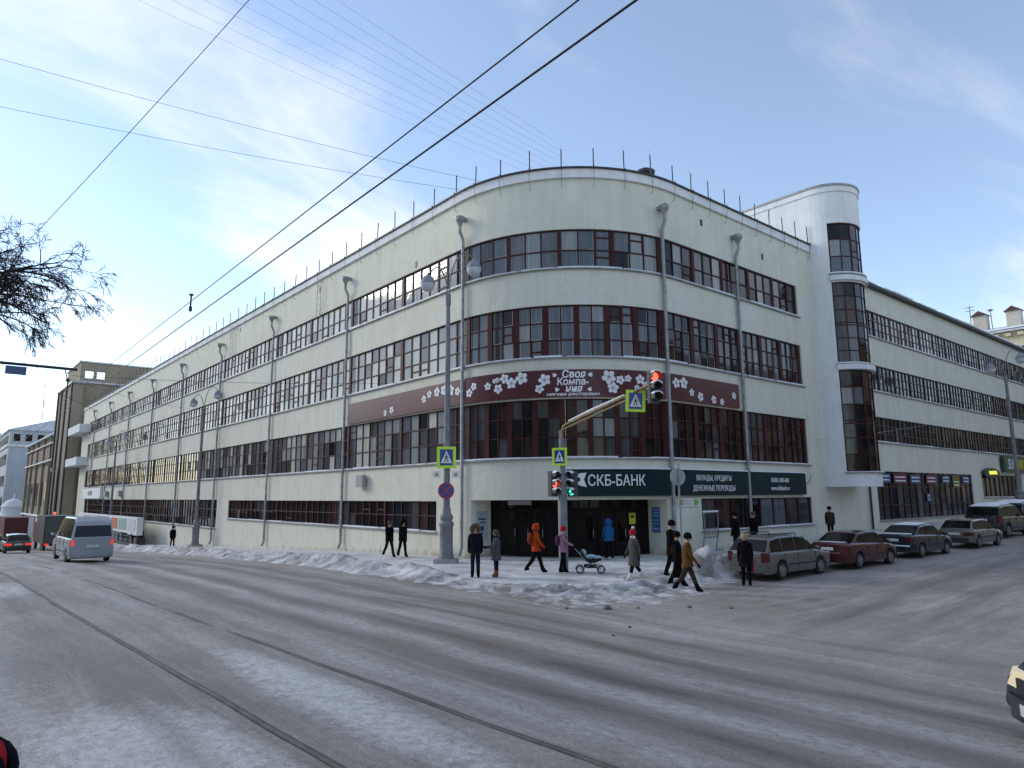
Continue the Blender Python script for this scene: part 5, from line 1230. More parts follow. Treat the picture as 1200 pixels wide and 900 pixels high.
def car(name, label, loc, rz, S, group=None):
    t = thing(name, label, S.get('cat', 'car'), loc, rz, group); sc = S.get('scale', 1.0); t.scale = (sc,)*3
    hw = S['W']/2; wr = S.get('wr', .31); ax = S['axles']; low = S['low']; gh = S['gh']; belt = S['belt']; body = S['paint']; sill = S.get('sill', .24)
    xs_l = [p[0] for p in low]; zs_l = [p[1] for p in low]; x_a, x_b = xs_l[0], xs_l[-1]
    xs = sorted(set([round(v, 3) for v in frange(x_a, x_b, 46)+xs_l]+[round(a+d, 3) for a in ax for d in (-wr-.075, -wr-.06, -wr*.8, -wr*.5, -wr*.2, wr*.2, wr*.5, wr*.8, wr+.06, wr+.075)]))
    xs = [x for x in xs if x_a <= x <= x_b]
    ew = S.get('endround', .45)
    def halfw(x):
        e = min(x-x_a, x_b-x); k = max(0, 1-e/ew); return hw*(1-.17*k**2.2)
    def zlow(x):
        z = sill
        e = min(x-x_a, x_b-x); z += .10*max(0, 1-e/.25)**2
        for a in ax:
            d = abs(x-a); R2 = wr+.065
            if d < R2: z = max(z, wr+math.sqrt(R2*R2-d*d))
        return z
    ztop = lambda x: itp(x, xs_l, zs_l)
    mb = MB(); rings = []
    for x in xs:
        w = halfw(x); zl = zlow(x); zt = max(ztop(x), zl+.04); zs = zt-min(.09, (zt-zl)*.3)
        zmid = zl+(zs-zl)*.55; bul = .0
        sec = [(w-.24, sill+.0), (w-.24, max(sill+.001, zl)), (w-.035, zl), (w-.005, zl+(zs-zl)*.22), (w, zmid), (w-.012, zs-.02), (w-.04, zs+.04), (w-.11, zt), (w*.45, zt+.02), (0, zt+.028)]
        rings.append([(x, y, z) for y, z in sec]+[(x, -y, z) for y, z in sec[::-1][1:]])
    n = len(rings[0]); vs = [p for r in rings for p in r]; fs = []
    for i in range(len(rings)-1):
        for k in range(n-1): fs.append((i*n+k, i*n+k+1, (i+1)*n+k+1, (i+1)*n+k))
        fs.append((i*n+n-1, i*n, (i+1)*n, (i+1)*n+n-1))
    fs.append(tuple(range(n))); fs.append(tuple((len(rings)-1)*n+k for k in range(n-1, -1, -1)))
    mb.add(vs, fs); mb.build('body', body, t, smooth=28, fix=True)
    # greenhouse
    gx = [p[0] for p in gh]; gzv = [p[1] for p in gh]; zr = max(gzv); wr_top = S.get('roofw', hw-.22); wb = hw-.075
    prof = lambda x: itp(x, gx, gzv)
    yw = lambda z: wb+(wr_top-wb)*max(0, min(1, (z-belt)/(zr-belt)))
    gs = sorted(set([round(v, 3) for v in frange(gx[0], gx[-1], 26)+gx])); rings = []
    for x in gs:
        z = max(prof(x), belt-.03); ze = max(belt-.03, z-.07)
        sec = [(wb+.004, belt-.04), (yw((ze+belt)/2), (ze+belt)/2), (yw(ze), ze), (yw(z)-.05, z-.018), (yw(z)*.55, z+.0), (0, z+.012)]
        rings.append([(x, y, q) for y, q in sec]+[(x, -y, q) for y, q in sec[::-1][1:]])
    n = len(rings[0]); vs = [p for r in rings for p in r]; fs = [(i*n+k, i*n+k+1, (i+1)*n+k+1, (i+1)*n+k) for i in range(len(rings)-1) for k in range(n-1)]
    mb = MB(); mb.add(vs, fs); cab = mb.build('cabin', body, t, smooth=30, fix=True)
    # side windows
    for sd_ in (1, -1):
        for (xa, xb) in S['sidewin']:
            N_ = 8; topz = []; xsn = frange(xa, xb, N_)
            pts = [(x, max(belt+.03, prof(x)-.085)) for x in xsn]
            poly = [(xa, belt+.03), (xb, belt+.03)]+[(x, z) for x, z in pts[::-1] if z > belt+.045]
            if len(poly) < 3: continue
            mb = MB(); mb.prism(poly, lambda u, v, d: (u, sd_*(yw(v)+d), v), -.01, .008); mb.build('side_window', CARGLASS, cab, fix=True)
    # wind screen and rear glass
    def slope(i0, i1, m0, m1, nm, inset):
        (xa, za), (xb, zb2) = gh[i0], gh[i1]
        P0 = (xa+(xb-xa)*m0, za+(zb2-za)*m0); P1 = (xa+(xb-xa)*m1, za+(zb2-za)*m1)
        dx, dz = P1[0]-P0[0], P1[1]-P0[1]; ln = math.hypot(dx, dz); nxn, nzn = (-dz/ln, dx/ln) if i0 < i1 else (dz/ln, -dx/ln)
        if nzn < 0: nxn, nzn = -nxn, -nzn
        q = []
        for d in (.0, .022):
            for (px, pz) in (P0, P1):
                for s_ in (1, -1): q.append((px+nxn*d, s_*(yw(pz)-inset), pz+nzn*d))
        mb = MB(); mb.hexa([q[0], q[1], q[3], q[2], q[4], q[5], q[7], q[6]]); return mb.build(nm, CARGLASS, cab, fix=True)
    slope(0, 1, S.get('rg', (.12, .86))[0], S.get('rg', (.12, .86))[1], 'rear_window', .07)
    slope(len(gh)-1, len(gh)-2, .08, .92, 'windscreen', .06)
    # lamps, bumpers, plate
    xr, xf = x_a, x_b; wre = halfw(xr); wfe = halfw(xf)
    for s_ in (1, -1):
        lw, lz0, lz1 = S['tail']; y0b, y1b = s_*(halfw(xr+.05)-lw), s_*(halfw(xr+.05)-.005)
        mb = MB(); xq = xr+S.get('tail_in', .0)
        td = S.get('taild', .18); mb.hexa([(xq-.018, y0b, lz0), (xq-.018+.02, y1b, lz0), (xq+td, s_*(halfw(xr+td)+.008), lz0), (xq+td, y0b, lz0), (xq-.012, y0b, lz1), (xq+.0, y1b, lz1), (xq+td, s_*(halfw(xr+td)+.006), lz1), (xq+td, y0b, lz1)])
        mb.build('tail_lamp', S.get('tailm', TAILR), t, fix=True)
        hw_, hz0, hz1 = S['head']; mb = MB()
        mb.hexa([(xf-.30, s_*(halfw(xf-.3)+.006), hz0), (xf-.05, s_*(halfw(xf-.05)-.01), hz0), (xf+.012, s_*(wfe-.10), hz0), (xf+.015, s_*(wfe-hw_), hz0), (xf-.36, s_*(halfw(xf-.35)-.01), hz1), (xf-.12, s_*(halfw(xf-.1)-.03), hz1), (xf-.05, s_*(wfe-.12), hz1), (xf-.04, s_*(wfe-hw_), hz1)])
        mb.build('head_lamp', S.get('headm', HEADL), t, fix=True)
        mb = MB(); mx_ = S.get('mirror', gx[-1]-.32); mb.ball((mx_, s_*(hw+.10), belt+.08), (.07, .10, .075), 8, 6); mb.box((mx_, s_*(hw+.0), belt+.04), (.05, .16, .04)); mb.build('mirror', S.get('mirrorm', body), t, smooth=60)
        for xd in S['handles']:
            mb = MB(); mb.box((xd, s_*(hw-.002), belt-.14), (.17, .03, .035)); mb.build('door_handle', S.get('mirrorm', body), t)
        for xd in S['gaps']:
            mb = MB(); mb.box((xd, s_*(hw-.006), (belt+sill)/2+.06), (.012, .016, belt-sill-.22)); mb.build('door_gap', BLACKP, t)
        mb = MB(); mb.box(((ax[0]+ax[1])/2, s_*(hw-.005), S.get('rubz', .52)), (ax[1]-ax[0]-2*wr-.2, .02, .05)); mb.build('rub_strip', TRIM, t)
    bz0, bz1 = S.get('bump', (.26, .50)); bm_ = S.get('bumpm', body)
    for xe, sg in ((xr, -1), (xf, 1)):
        mb = MB(); pts = []
        w = halfw(xe)
        outline = [(xe+sg*.0-sg*.30, -halfw(xe-sg*.3)-.012), (xe+sg*.02-sg*.06, -w-.01), (xe+sg*.05, -w*.72), (xe+sg*.062, 0), (xe+sg*.05, w*.72), (xe+sg*.02-sg*.06, w+.01), (xe-sg*.30, halfw(xe-sg*.3)+.012)]
        mb.prism(outline, lambda u, v, d: (u, v, d), bz0, bz1); mb.build('bumper', bm_, t, fix=True, smooth=30)
        mb = MB(); mb.box((xe+sg*.072, 0, S.get('platez', .42) if sg < 0 else .40), (.012, .52, .115)); mb.build('number_plate', PLATE, t)
    if S.get('trunkline'):
        mb = MB(); mb.box((xr-.012, 0, S['trunkline']), (.02, 1.0, .03)); mb.build('tailgate_trim', S.get('trunkm', CHROME), t)
    mb = MB(); mb.ball((xr-.014, 0, S.get('badgez', belt-.12)), (.012, .045, .045), 8, 5); mb.build('badge', CHROME, t)
    mb = MB(); mb.box((xf+.01, 0, S['head'][1]+.06), (.03, .8, .11)); mb.build('grille', TRIM, t)
    if S.get('rails'):
        for s_ in (1, -1):
            mb = MB(); x0r, x1r = S['rails']; yy = wr_top-.10; mb.tube([(x0r, s_*yy, zr-.02), (x0r+.1, s_*yy, zr+.05), (x1r-.1, s_*yy, zr+.05), (x1r, s_*yy, zr-.02)], .022, 6); mb.build('roof_rail', TRIM, t)
    for a in ax:
        for s_ in (1, -1): wheel(t, a, s_*(hw-.115), wr, s_, S.get('hub', HUBC))
    if S.get('roofsnow'):
        h = S['roofsnow']; mb = MB(); xx0, xx1 = gx[1]+.02, gx[-2]-.02; nx_, ny_ = 12, 8; vs = []
        for lay in (0, 1):
            for i in range(nx_+1):
                for j in range(ny_+1):
                    x = xx0+(xx1-xx0)*i/nx_; y = (wr_top-.08)*(-1+2*j/ny_); e = min(i, nx_-i, j*1.5, (ny_-j)*1.5)
                    vs.append((x, y, prof(x)+(.0 if lay == 0 else (.012+h*min(1, e/2)*(.8+.5*noise.noise((x*2, y*2, 4)))))))
        k1 = (nx_+1)*(ny_+1); mb.add(vs, [(k1+i*(ny_+1)+j, k1+(i+1)*(ny_+1)+j, k1+(i+1)*(ny_+1)+j+1, k1+i*(ny_+1)+j+1) for i in range(nx_) for j in range(ny_)]); mb.build('roof_snow', SNOW, t, smooth=60)
    for (x0s, x1s, y0s, y1s, z0s, h) in S.get('snow', ()):
        mb = MB(); mb.box(((x0s+x1s)/2, (y0s+y1s)/2, z0s+h/2), (x1s-x0s, y1s-y0s, h)); o = mb.build('snow_cap', SNOW, t); bv = o.modifiers.new('bevel', 'BEVEL'); bv.width = h*.45; bv.segments = 2
    return t
SED = dict(W=1.74, axles=(-1.3, 1.3), wr=.31, belt=.93,
    low=[(-2.16, .60), (-2.14, .92), (-2.08, 1.00), (-1.3, 1.02), (.9, .95), (1.35, .90), (1.9, .80), (2.1, .68), (2.14, .50)],
    gh=[(-1.72, .98), (-.95, 1.40), (-.3, 1.455), (.25, 1.45), (.5, 1.40), (1.22, .94)], sidewin=[(-1.25, -.62), (-.56, .18), (.24, 1.05)], handles=(-.55, .25), gaps=(-.60, .20, 1.02), tail=(.24, .66, .90), head=(.42, .58, .74), platez=.78, hub=HUBC, trunkline=None)
WAG = dict(W=1.73, axles=(-1.3, 1.3), wr=.31, belt=.94,
    low=[(-2.2, .58), (-2.19, .86), (-2.12, .97), (.9, .96), (1.3, .92), (1.85, .82), (2.18, .66), (2.25, .48)],
    gh=[(-2.14, .93), (-1.72, 1.42), (-1.2, 1.485), (0, 1.50), (.40, 1.44), (1.22, .95)], sidewin=[(-1.85, -1.12), (-1.06, -.28), (-.22, .52), (.57, 1.02)], handles=(-.85, .0), gaps=(-1.09, -.25, .95), tail=(.15, .62, .95), head=(.45, .60, .78), rails=(-1.6, .2), trunkline=.80, platez=.70, bump=(.26, .56), rubz=.5)
HAT = dict(W=1.62, axles=(-1.2, 1.2), wr=.29, belt=.88, endround=.25,
    low=[(-1.95, .52), (-1.95, .80), (-1.90, .90), (.75, .88), (1.3, .82), (1.85, .74), (1.95, .62), (1.95, .48)],
    gh=[(-1.86, .90), (-1.30, 1.34), (-.4, 1.385), (.15, 1.37), (.30, 1.33), (.98, .88)], sidewin=[(-1.6, -.72), (-.66, .28), (.33, .75)], handles=(.0,), gaps=(-.69, .72), tail=(.34, .60, .76), head=(.36, .52, .68), bump=(.28, .50), bumpm=TRIM, platez=.68, mirrorm=TRIM)
SUVS = dict(cat='off-road car', W=1.84, axles=(-1.35, 1.35), wr=.37, belt=1.12, sill=.36, endround=.3,
    low=[(-2.25, .70), (-2.25, 1.02), (-2.2, 1.14), (1.0, 1.12), (1.4, 1.08), (2.0, 1.0), (2.2, .88), (2.22, .62)],
    gh=[(-2.2, 1.12), (-1.95, 1.66), (-1.4, 1.74), (.2, 1.75), (.45, 1.69), (1.15, 1.12)], sidewin=[(-1.95, -1.15), (-1.08, -.30), (-.23, .50), (.55, .95)], handles=(-.9, .0), gaps=(-1.1, -.25, .95), tail=(.16, .80, 1.2), head=(.42, .74, .94), bump=(.40, .68), bumpm=TRIM, platez=.95, roofsnow=.12, roofw=.78)
VAN = dict(cat='van', W=1.86, axles=(-1.6, 1.5), wr=.33, belt=1.15, endround=.2,
    low=[(-2.6, .60), (-2.6, 1.10), (-2.58, 1.18), (1.4, 1.18), (1.75, 1.12), (2.3, 1.0), (2.5, .80), (2.52, .5)],
    gh=[(-2.6, 1.15), (-2.48, 1.95), (-2.2, 2.14), (.6, 2.14), (.9, 2.06), (1.9, 1.15)], sidewin=[(-2.3, -1.05), (-.95, .15), (.25, 1.3)], handles=(-.6, .35), gaps=(-1.0, .2, 1.3), taild=.06, tail=(.09, .82, 1.10), head=(.4, .70, .92), bump=(.30, .62), platez=.80, roofw=.72, rg=(.10, .74), tailm=TAILLIT, badgez=1.02)
def mk(base, **k): d = dict(base); d.update(k); return d
P_SILV = paint('paint_silver_grey', (.11, .108, .10)); P_RED = paint('paint_dark_red', (.055, .003, .004), dirt=(.03, .018, .016)); P_BLUE = paint('paint_navy', (.004, .007, .02), dirt=(.035, .034, .032)); P_BEIGE = paint('paint_beige', (.13, .12, .095)); P_SUV = paint('paint_charcoal', (.012, .013, .014), dirt=(.05, .048, .045)); P_VAN = paint('paint_silver_white', (.30, .33, .38)); P_DBL = paint('paint_dark_blue', (.004, .007, .024), dirt=(.02, .02, .024)); P_FAR = paint('paint_grey_blue', (.06, .07, .085))
cz = lambda x, y: road_z(x, y)+.012
car('parked_estate_car', 'silver grey estate car with roof rails parked beside the snow heap', (23.95, 13.55, cz(23.95, 13.4)), R_(-2), mk(WAG, paint=P_SILV, hub=CHROME, scale=.97), 'cars parked along the side street')
car('parked_saloon_car', 'dark red saloon car parked between the silver estate and the navy saloon', (28.55, 12.95, cz(28.5, 12.9)), R_(-3), mk(SED, paint=P_RED, trunkline=.62, scale=.93, snow=((-1.9, -.9, -.55, .55, 1.03, .012),)), 'cars parked along the side street')
car('parked_saloon_car', 'navy blue saloon car with snow on its boot parked ahead of the red saloon', (33.75, 12.65, cz(33.7, 12.6)), R_(-3), mk(SED, paint=P_BLUE, scale=.93, roofsnow=.05, snow=((-2.26, -2.05, -.7, .7, .50, .06), (-1.95, -1.35, -.6, .6, 1.02, .05))), 'cars parked along the side street')
car('parked_hatchback_car', 'beige boxy hatchback car parked behind the navy saloon', (39.4, 12.2, cz(39.4, 12.2)), R_(-3), mk(HAT, paint=P_BEIGE, scale=.96), 'cars parked along the side street')
car('parked_offroad_car', 'dark off-road car with a thick snow layer on its roof near the wing', (46.6, 13.0, cz(46.6, 13)), R_(-3), mk(SUVS, paint=P_SUV, scale=1.0), 'cars parked along the side street')
car('parked_offroad_car', 'grey off-road car with snowy roof parked at the shop entrance of the wing', (52.4, 13.4, cz(52.4, 13)), R_(-3), mk(SUVS, paint=P_FAR, scale=1.0), 'cars parked along the side street')
car('minibus', 'silver white high roof minibus driving away beside the tram rails', (6.15, 40.8, cz(6.1, 40)), R_(91), mk(VAN, paint=P_VAN))
car('distant_hatchback_car', 'dark blue hatchback with lit tail lamps driving away beyond the minibus', (5.75, 68.5, cz(5.8, 68)), R_(91), mk(HAT, paint=P_DBL, tailm=TAILLIT, scale=1.08))
car('distant_saloon_car', 'grey saloon car waiting far down the street beside the dark hatchback', (5.2, 84, cz(5.2, 84)), R_(91), mk(SED, paint=P_FAR, tailm=TAILLIT))
car('passing_saloon_car', 'dark blue saloon with pale lit headlamps driving into the crossing', (10.42, .70, cz(10.3, .8)), R_(130), mk(SED, paint=P_DBL, headm=HEADLIT))
# box lorry far down the street
t = thing('box_lorry', 'dark box lorry with maroon trailer stopping far down the street', 'lorry', (9.6, 80, cz(9.6, 80)), R_(90))
mb = MB(); mb.box((-1.0, 0, 2.0), (6.0, 2.4, 2.5)); mb.build('box', mat('lorry_dark', (.045, .05, .05), .6, .3, 2), t)
mb = MB(); mb.box((-4.03, 0, 2.0), (.06, 2.2, 2.3)); mb.build('rear_doors', mat('lorry_door', (.09, .095, .09), .6, .3, 2), t)
mb = MB(); mb.box((3.2, 0, 1.6), (1.9, 2.3, 2.0)); mb.build('cab', mat('lorry_cab', (.25, .02, .02), .5), t)
mb = MB(); mb.box((0, 0, .65), (8, .9, .25)); mb.build('chassis', TRIM, t)
for x in (-3.0, -1.9, 3.0):
    for s_ in (1, -1): wheel(t, x, s_*1.0, .45, s_, HUBC)
for s_ in (1, -1):
    mb = MB(); mb.box((-4.1, s_*.95, .75), (.08, .35, .16)); mb.build('tail_lamp', TAILLIT, t)
t = thing('box_trailer', 'maroon box trailer with a pale end standing beside the dark lorry', 'trailer', (7.6, 92, cz(7.6, 92)), R_(90))
mb = MB(); mb.box((0, 0, 2.1), (7, 2.5, 2.5)); mb.build('box', mat('trailer_maroon', (.10, .02, .02), .6, .3, 2), t)
mb = MB(); mb.box((-3.53, -1.0, 2.1), (.08, .45, 2.5)); mb.build('corner_strip', WHITEP, t)
mb = MB(); mb.box((0, 0, .7), (7, .9, .3)); mb.build('chassis', TRIM, t)
for x in (-2.4, -1.3, 2.4):
    for s_ in (1, -1): wheel(t, x, s_*1.0, .45, s_, HUBC)
# distant traffic signals (small, lit red)
for i, (x, y, h, lab) in enumerate(((13.0, 200, 4.0, 'far red traffic signal at the end of the street'), (15.8, 132, 3.6, 'far red traffic signal above the lorry'))):
    t = thing('far_traffic_signal', lab, 'traffic light', (x, y, gz(x, y))); mb = MB(); mb.tube([(0, 0, 0), (0, 0, h+.5)], .09, 6); mb.build('post', POLE, t); signal(t, (0, -.2, h+.4), 0, ('r', 0), 1.3)

# ------------------------------------------------------------------ people
SKIN = mat('skin', (.42, .26, .19), .6); HAIRB = mat('hair_brown', (.07, .045, .03), .8, .3, 30); HAIRBL = mat('hair_blond', (.35, .27, .16), .8, .3, 30); FUR = mat('fur_trim', (.16, .12, .085), .95, .5, 40, bump=.03, bscale=60)
def cloth(name, c): return mat('cloth_'+name, c, .9, spec=.12, var=.3, scale=14, bump=.01, bscale=25)
C_BLK = cloth('black', (.0045, .0045, .0055)); C_NAVY = cloth('navy', (.006, .008, .014)); C_JEAN = cloth('jeans', (.012, .018, .036)); C_GREY = cloth('grey_wool', (.075, .08, .09)); C_ORG = cloth('orange', (.42, .055, .012)); C_PINK = cloth('pink', (.34, .17, .25)); C_OLIVE = cloth('grey_brown', (.085, .085, .075)); C_TAN = cloth('tan', (.13, .06, .02)); C_BLUE = cloth('bright_blue', (.02, .10, .26)); C_RED = cloth('red', (.36, .02, .03)); C_WHT = cloth('white', (.7, .68, .68)); C_BOOT = cloth('boot', (.006, .005, .005)); C_TBOOT = cloth('tan_boot', (.16, .08, .03)); C_TEAL = cloth('teal', (.04, .28, .28)); C_DBR = cloth('dark_brown', (.05, .035, .025)); C_PALEB = cloth('pale_blue', (.36, .48, .52)); C_PURP = cloth('purple', (.10, .03, .09))
def person(label, x, y, rz, h=1.75, stride=0.0, top=C_BLK, legs=C_BLK, boots=C_BOOT, coat=.0, arms=(0, 0), bend=(.15, .15), hat=None, hatm=C_BLK, hair=HAIRB, hood=None, scarf=None, bag=None, dz=0.0, flare=1.0, fat=1.14, gloves=C_BLK, lean=0.0, z=None, headturn=0.0, longhair=False):
    """faces local +x.  stride >0: left leg forward.  arms: swing angles (left,right), bend: elbow bend"""
    t = thing('person', label, 'person', (x, y, (gz(x, y) if z is None else z)+dz), rz); k = h/1.76; t.scale = (k, k, k)
    V = []; E_ = []; Rd = []; tag = []
    def v(p, r, tg):
        V.append(p); Rd.append(r if isinstance(r, tuple) else (r, r)); tag.append(tg); return len(V)-1
    def e(a, b): E_.append((a, b))
    lx = lambda z_: lean*(z_-.9)
    pel = v((0, 0, .93), (.145*fat, .125*fat), 'T'); ab = v((lx(1.08), 0, 1.10), (.145*fat, .12*fat), 'T'); ch = v((lx(1.3)-.01, 0, 1.31), (.165*fat, .135*fat), 'T'); nb = v((lx(1.46), 0, 1.46), (.085, .08), 'T')
    nk = v((lx(1.52)+.01, 0, 1.53), .055, 'S'); hd = v((lx(1.6)+.02, 0, 1.625), (.098, .086), 'S'); hc = v((lx(1.68)+.02, 0, 1.70), (.086, .083), 'H')
    for a, b in ((pel, ab), (ab, ch), (ch, nb), (nb, nk), (nk, hd), (hd, hc)): e(a, b)
    ct, st_ = math.cos(headturn), math.sin(headturn)
    nose = v((lx(1.62)+.02++.116*ct-.0, .116*st_, 1.615), .016, 'S'); e(hd, nose)
    wrists = []
    for i, s in ((0, 1), (1, -1)):
        A = arms[i]; B = bend[i]
        sh = v((lx(1.42), s*.19, 1.415), (.072, .07), 'T'); e(nb, sh)
        ul, fl = .29, .25
        el_ = (lx(1.42)+ul*math.sin(A), s*(.225+.0), 1.415-ul*math.cos(A)); em = v(el_, (.058, .055), 'T'); e(sh, em)
        wr_ = (el_[0]+fl*math.sin(A+B), s*.225-s*.03*(B > .6), el_[2]-fl*math.cos(A+B)); wm = v(wr_, (.046, .044), 'T'); e(em, wm)
        hm = (wr_[0]+.075*math.sin(A+B), wr_[1], wr_[2]-.075*math.cos(A+B)); hv = v(hm, (.032, .04), 'G'); e(wm, hv)
        wrists.append((Vector(hm), A+B, s))
    foot = []
    for i, s in ((0, 1), (1, -1)):
        a = stride*.8*s; kn = max(0, -a)*.85+(.06 if stride else .03)
        hp = v((0, s*.085, .90), (.108, .10), 'L'); e(pel, hp)
        kp = (.43*math.sin(a), s*.095, .90-.43*math.cos(a)); km = v(kp, (.082, .078), 'L'); e(hp, km)
        b = a-kn; ap = (kp[0]+.41*math.sin(b), s*.10, kp[2]-.41*math.cos(b)); am = v(ap, (.064, .062), 'B'); e(km, am)
        fa = b*.6; tp = (ap[0]+.17*math.cos(fa), s*.115, ap[2]-.045+.17*math.sin(fa)*(-1 if a < 0 else .3)); tm_ = v(tp, (.045, .035), 'B'); e(am, tm_)
        hl = v((ap[0]-.045, s*.10, ap[2]-.045), (.042, .04), 'B'); e(am, hl)
        foot.append(min(tp[2], ap[2]-.045)-.038)
    shift = -min(foot)
    V = [(a, b, c+shift) for a, b, c in V]
    me = bpy.data.meshes.new('body'); me.from_pydata(V, E_, []); o = bpy.data.objects.new('body', me); COL.objects.link(o)
    sk = o.modifiers.new('skin', 'SKIN'); sk.use_smooth_shade = True
    for i, sv in enumerate(me.skin_vertices[0].data): sv.radius = Rd[i]; sv.use_root = (i == 0)
    o.modifiers.new('sub', 'SUBSURF').levels = 1; o.modifiers['sub'].render_levels = 1
    dg = bpy.context.evaluated_depsgraph_get(); dg.update(); m2 = bpy.data.meshes.new_from_object(o.evaluated_get(dg)); bpy.data.objects.remove(o); bpy.data.meshes.remove(me)
    m2.materials.clear(); mats_ = [top, legs, boots, SKIN, hair, gloves]
    for q in mats_: m2.materials.append(q)
    TI = {'T': 0, 'L': 1, 'B': 2, 'S': 3, 'H': 4, 'G': 5}
    Vn = np.array(V); segs = []
    for a, b in E_:
        for f, tg in ((.0, tag[a]), (.33, tag[a]), (.67, tag[b]), (1., tag[b])): segs.append((Vn[a]*(1-f)+Vn[b]*f, tg))
    sp = np.array([q[0] for q in segs])
    for p in m2.polygons:
        c = np.array(p.center); tg = segs[int(((sp-c)**2).sum(1).argmin())][1]
        if tg == 'S' and c[2] > 1.60+shift and c[0] < .02: tg = 'H'
        p.material_index = TI[tg]; p.use_smooth = True
    m2.name = 'body'; link(bpy.data.objects.new('body', m2), t)
    # jacket or coat body
    hem = coat if coat else .80
    rings = []; zs = [1.47, 1.42, 1.32, 1.15, 1.02, .92]+([] if hem > .9 else [hem+(.92-hem)*.5, hem])
    for z_ in zs:
        f = itp(z_, [hem, .95, 1.05, 1.3, 1.42, 1.47], [.20*flare*fat, .185*fat, .165*fat, .19*fat, .155, .085]); g_ = itp(z_, [hem, .95, 1.3, 1.42, 1.47], [.165*flare*fat, .14*fat, .145*fat, .115, .08])
        rings.append([(lx(z_)+g_*math.cos(q)*(1+.08*math.sin(5*q+z_*9)), f*math.sin(q)*(1+.08*math.cos(4*q+z_*7)), z_+shift) for q in frange(0, 2*math.pi, 16)[:-1]])
    mb = MB(); n = 16; vs = [p for r in rings for p in r]; mb.add(vs, [(i*n+j, (i+1)*n+j, (i+1)*n+(j+1) % n, i*n+(j+1) % n) for i in range(len(rings)-1) for j in range(n)]+[tuple((len(rings)-1)*n+j for j in range(n))]); mb.build('coat' if coat else 'jacket', top, t, smooth=80)
    hx, hz = lx(1.66)+.02, 1.66+shift
    # face
    fm = MB()
    for s in (1, -1): fm.ball((hx+.092*ct-.032*s*st_, .083*st_+.032*s*ct, hz-.01), .012, 6, 4)
    fm.build('eyes', BLACKP, t)
    fm = MB(); fm.box((hx+.092*ct, .083*st_, hz-.085), (.015, .045, .012)); fm.build('mouth', SIGNRED, t)
    # hands: palm with five fingers
    for hp, ang, s in wrists:
        hm = MB(); d = Vector((math.sin(ang), 0, -math.cos(ang))); fwd = Vector((math.cos(ang), 0, math.sin(ang))); c = hp+Vector((0, 0, shift))
        hm.ball(tuple(c+d*.02), (.035, .022, .045), 8, 6)
        for q, ln in ((-.024, .065), (-.008, .075), (.008, .07), (.024, .055)):
            b0 = c+fwd*q+d*.05; hm.tube([b0, b0+d*ln*.5+Vector((0, -s*.006, 0)), b0+d*ln*.85+Vector((0, -s*.022, 0))], [.010, .0095, .007], 5)
        b0 = c+fwd*.03+d*.005; hm.tube([b0, b0+fwd*.022+d*.025, b0+fwd*.024+d*.05+Vector((0, -s*.01, 0))], [.012, .011, .008], 5)
        hm.build('hand', gloves, t, smooth=60)
    if hat == 'beanie':
        mb = MB(); mb.lathe([(.122, -.04), (.127, .0), (.122, .055), (.096, .11), (.05, .14), (.005, .148)], 14, (hx, 0, hz+.01)); hh = mb.build('hat', hatm, t, smooth=60)
    elif hat == 'bobble':
        mb = MB(); mb.lathe([(.122, -.05), (.128, .0), (.122, .055), (.096, .11), (.05, .145), (.005, .152)], 14, (hx, 0, hz)); hh = mb.build('hat', hatm, t, smooth=60)
        mb = MB(); mb.ball((hx-.02, 0, hz+.18), .062, 9, 6)
        for s in (1, -1): mb.ball((hx, s*.115, hz-.15), .05, 8, 5)
        mb.build('pompom', C_WHT, hh, smooth=60)
        mb = MB(); mb.lathe([(.117, -.02), (.121, .0), (.117, .03)], 14, (hx, 0, hz+.01), cap=False); mb.build('hat_stripe', C_WHT, hh, smooth=60)
    else:
        mb = MB(); mb.lathe([(.105, -.06), (.114, .0), (.11, .055), (.09, .095), (.05, .122), (.005, .13)], 14, (hx-.015, 0, hz)); mb.build('hair', hair, t, smooth=60)
    if longhair:
        mb = MB(); mb.tube([(hx-.05, 0, hz+.05), (hx-.085, 0, hz-.10), (hx-.08, 0, hz-.24)], [.085, .09, .05], 10); mb.build('hair', hair, t, smooth=60)
    if hood:
        mb = MB(); pts = [(hx-.02+.07*math.cos(q)*.35+.05, .150*math.sin(q), hz-.03+.155*math.cos(q)) for q in frange(-2.5, 2.5, 14)]
        mb.tube(pts, .055 if hood == 'fur' else .03, 8); mb.build('hood_trim', FUR if hood == 'fur' else top, t, smooth=70)
        mb = MB(); mb.ball((hx-.05, 0, hz-.03), (.115, .14, .155), 12, 8); mb.build('hood', top, t, smooth=70)
        for p in []: pass
    if scarf:
        mb = MB(); mb.lathe([(.09, -.05), (.105, -.01), (.10, .03), (.08, .05)], 12, (lx(1.5), 0, 1.50+shift)); mb.build('scarf', scarf, t, smooth=60)
    if bag == 'backpack':
        mb = MB(); mb.ball((lx(1.25)-.21, 0, 1.24+shift), (.11, .15, .22), 10, 8); mb.build('backpack', C_PURP if top is C_PINK else cloth('rucksack_'+top.name, tuple(v*.45 for v in (.5, .1, .03))), t, smooth=60)
        for s in (1, -1):
            mb = MB(); mb.tube([(lx(1.4)-.14, s*.10, 1.40+shift), (lx(1.44), s*.115, 1.485+shift), (lx(1.35)+.15, s*.10, 1.36+shift), (lx(1.15)+.06, s*.17, 1.12+shift)], .018, 6); mb.build('strap', C_BLK, t)
    return t, [(t, w[0]+Vector((0, 0, shift)), w[1], w[2]) for w in wrists], k
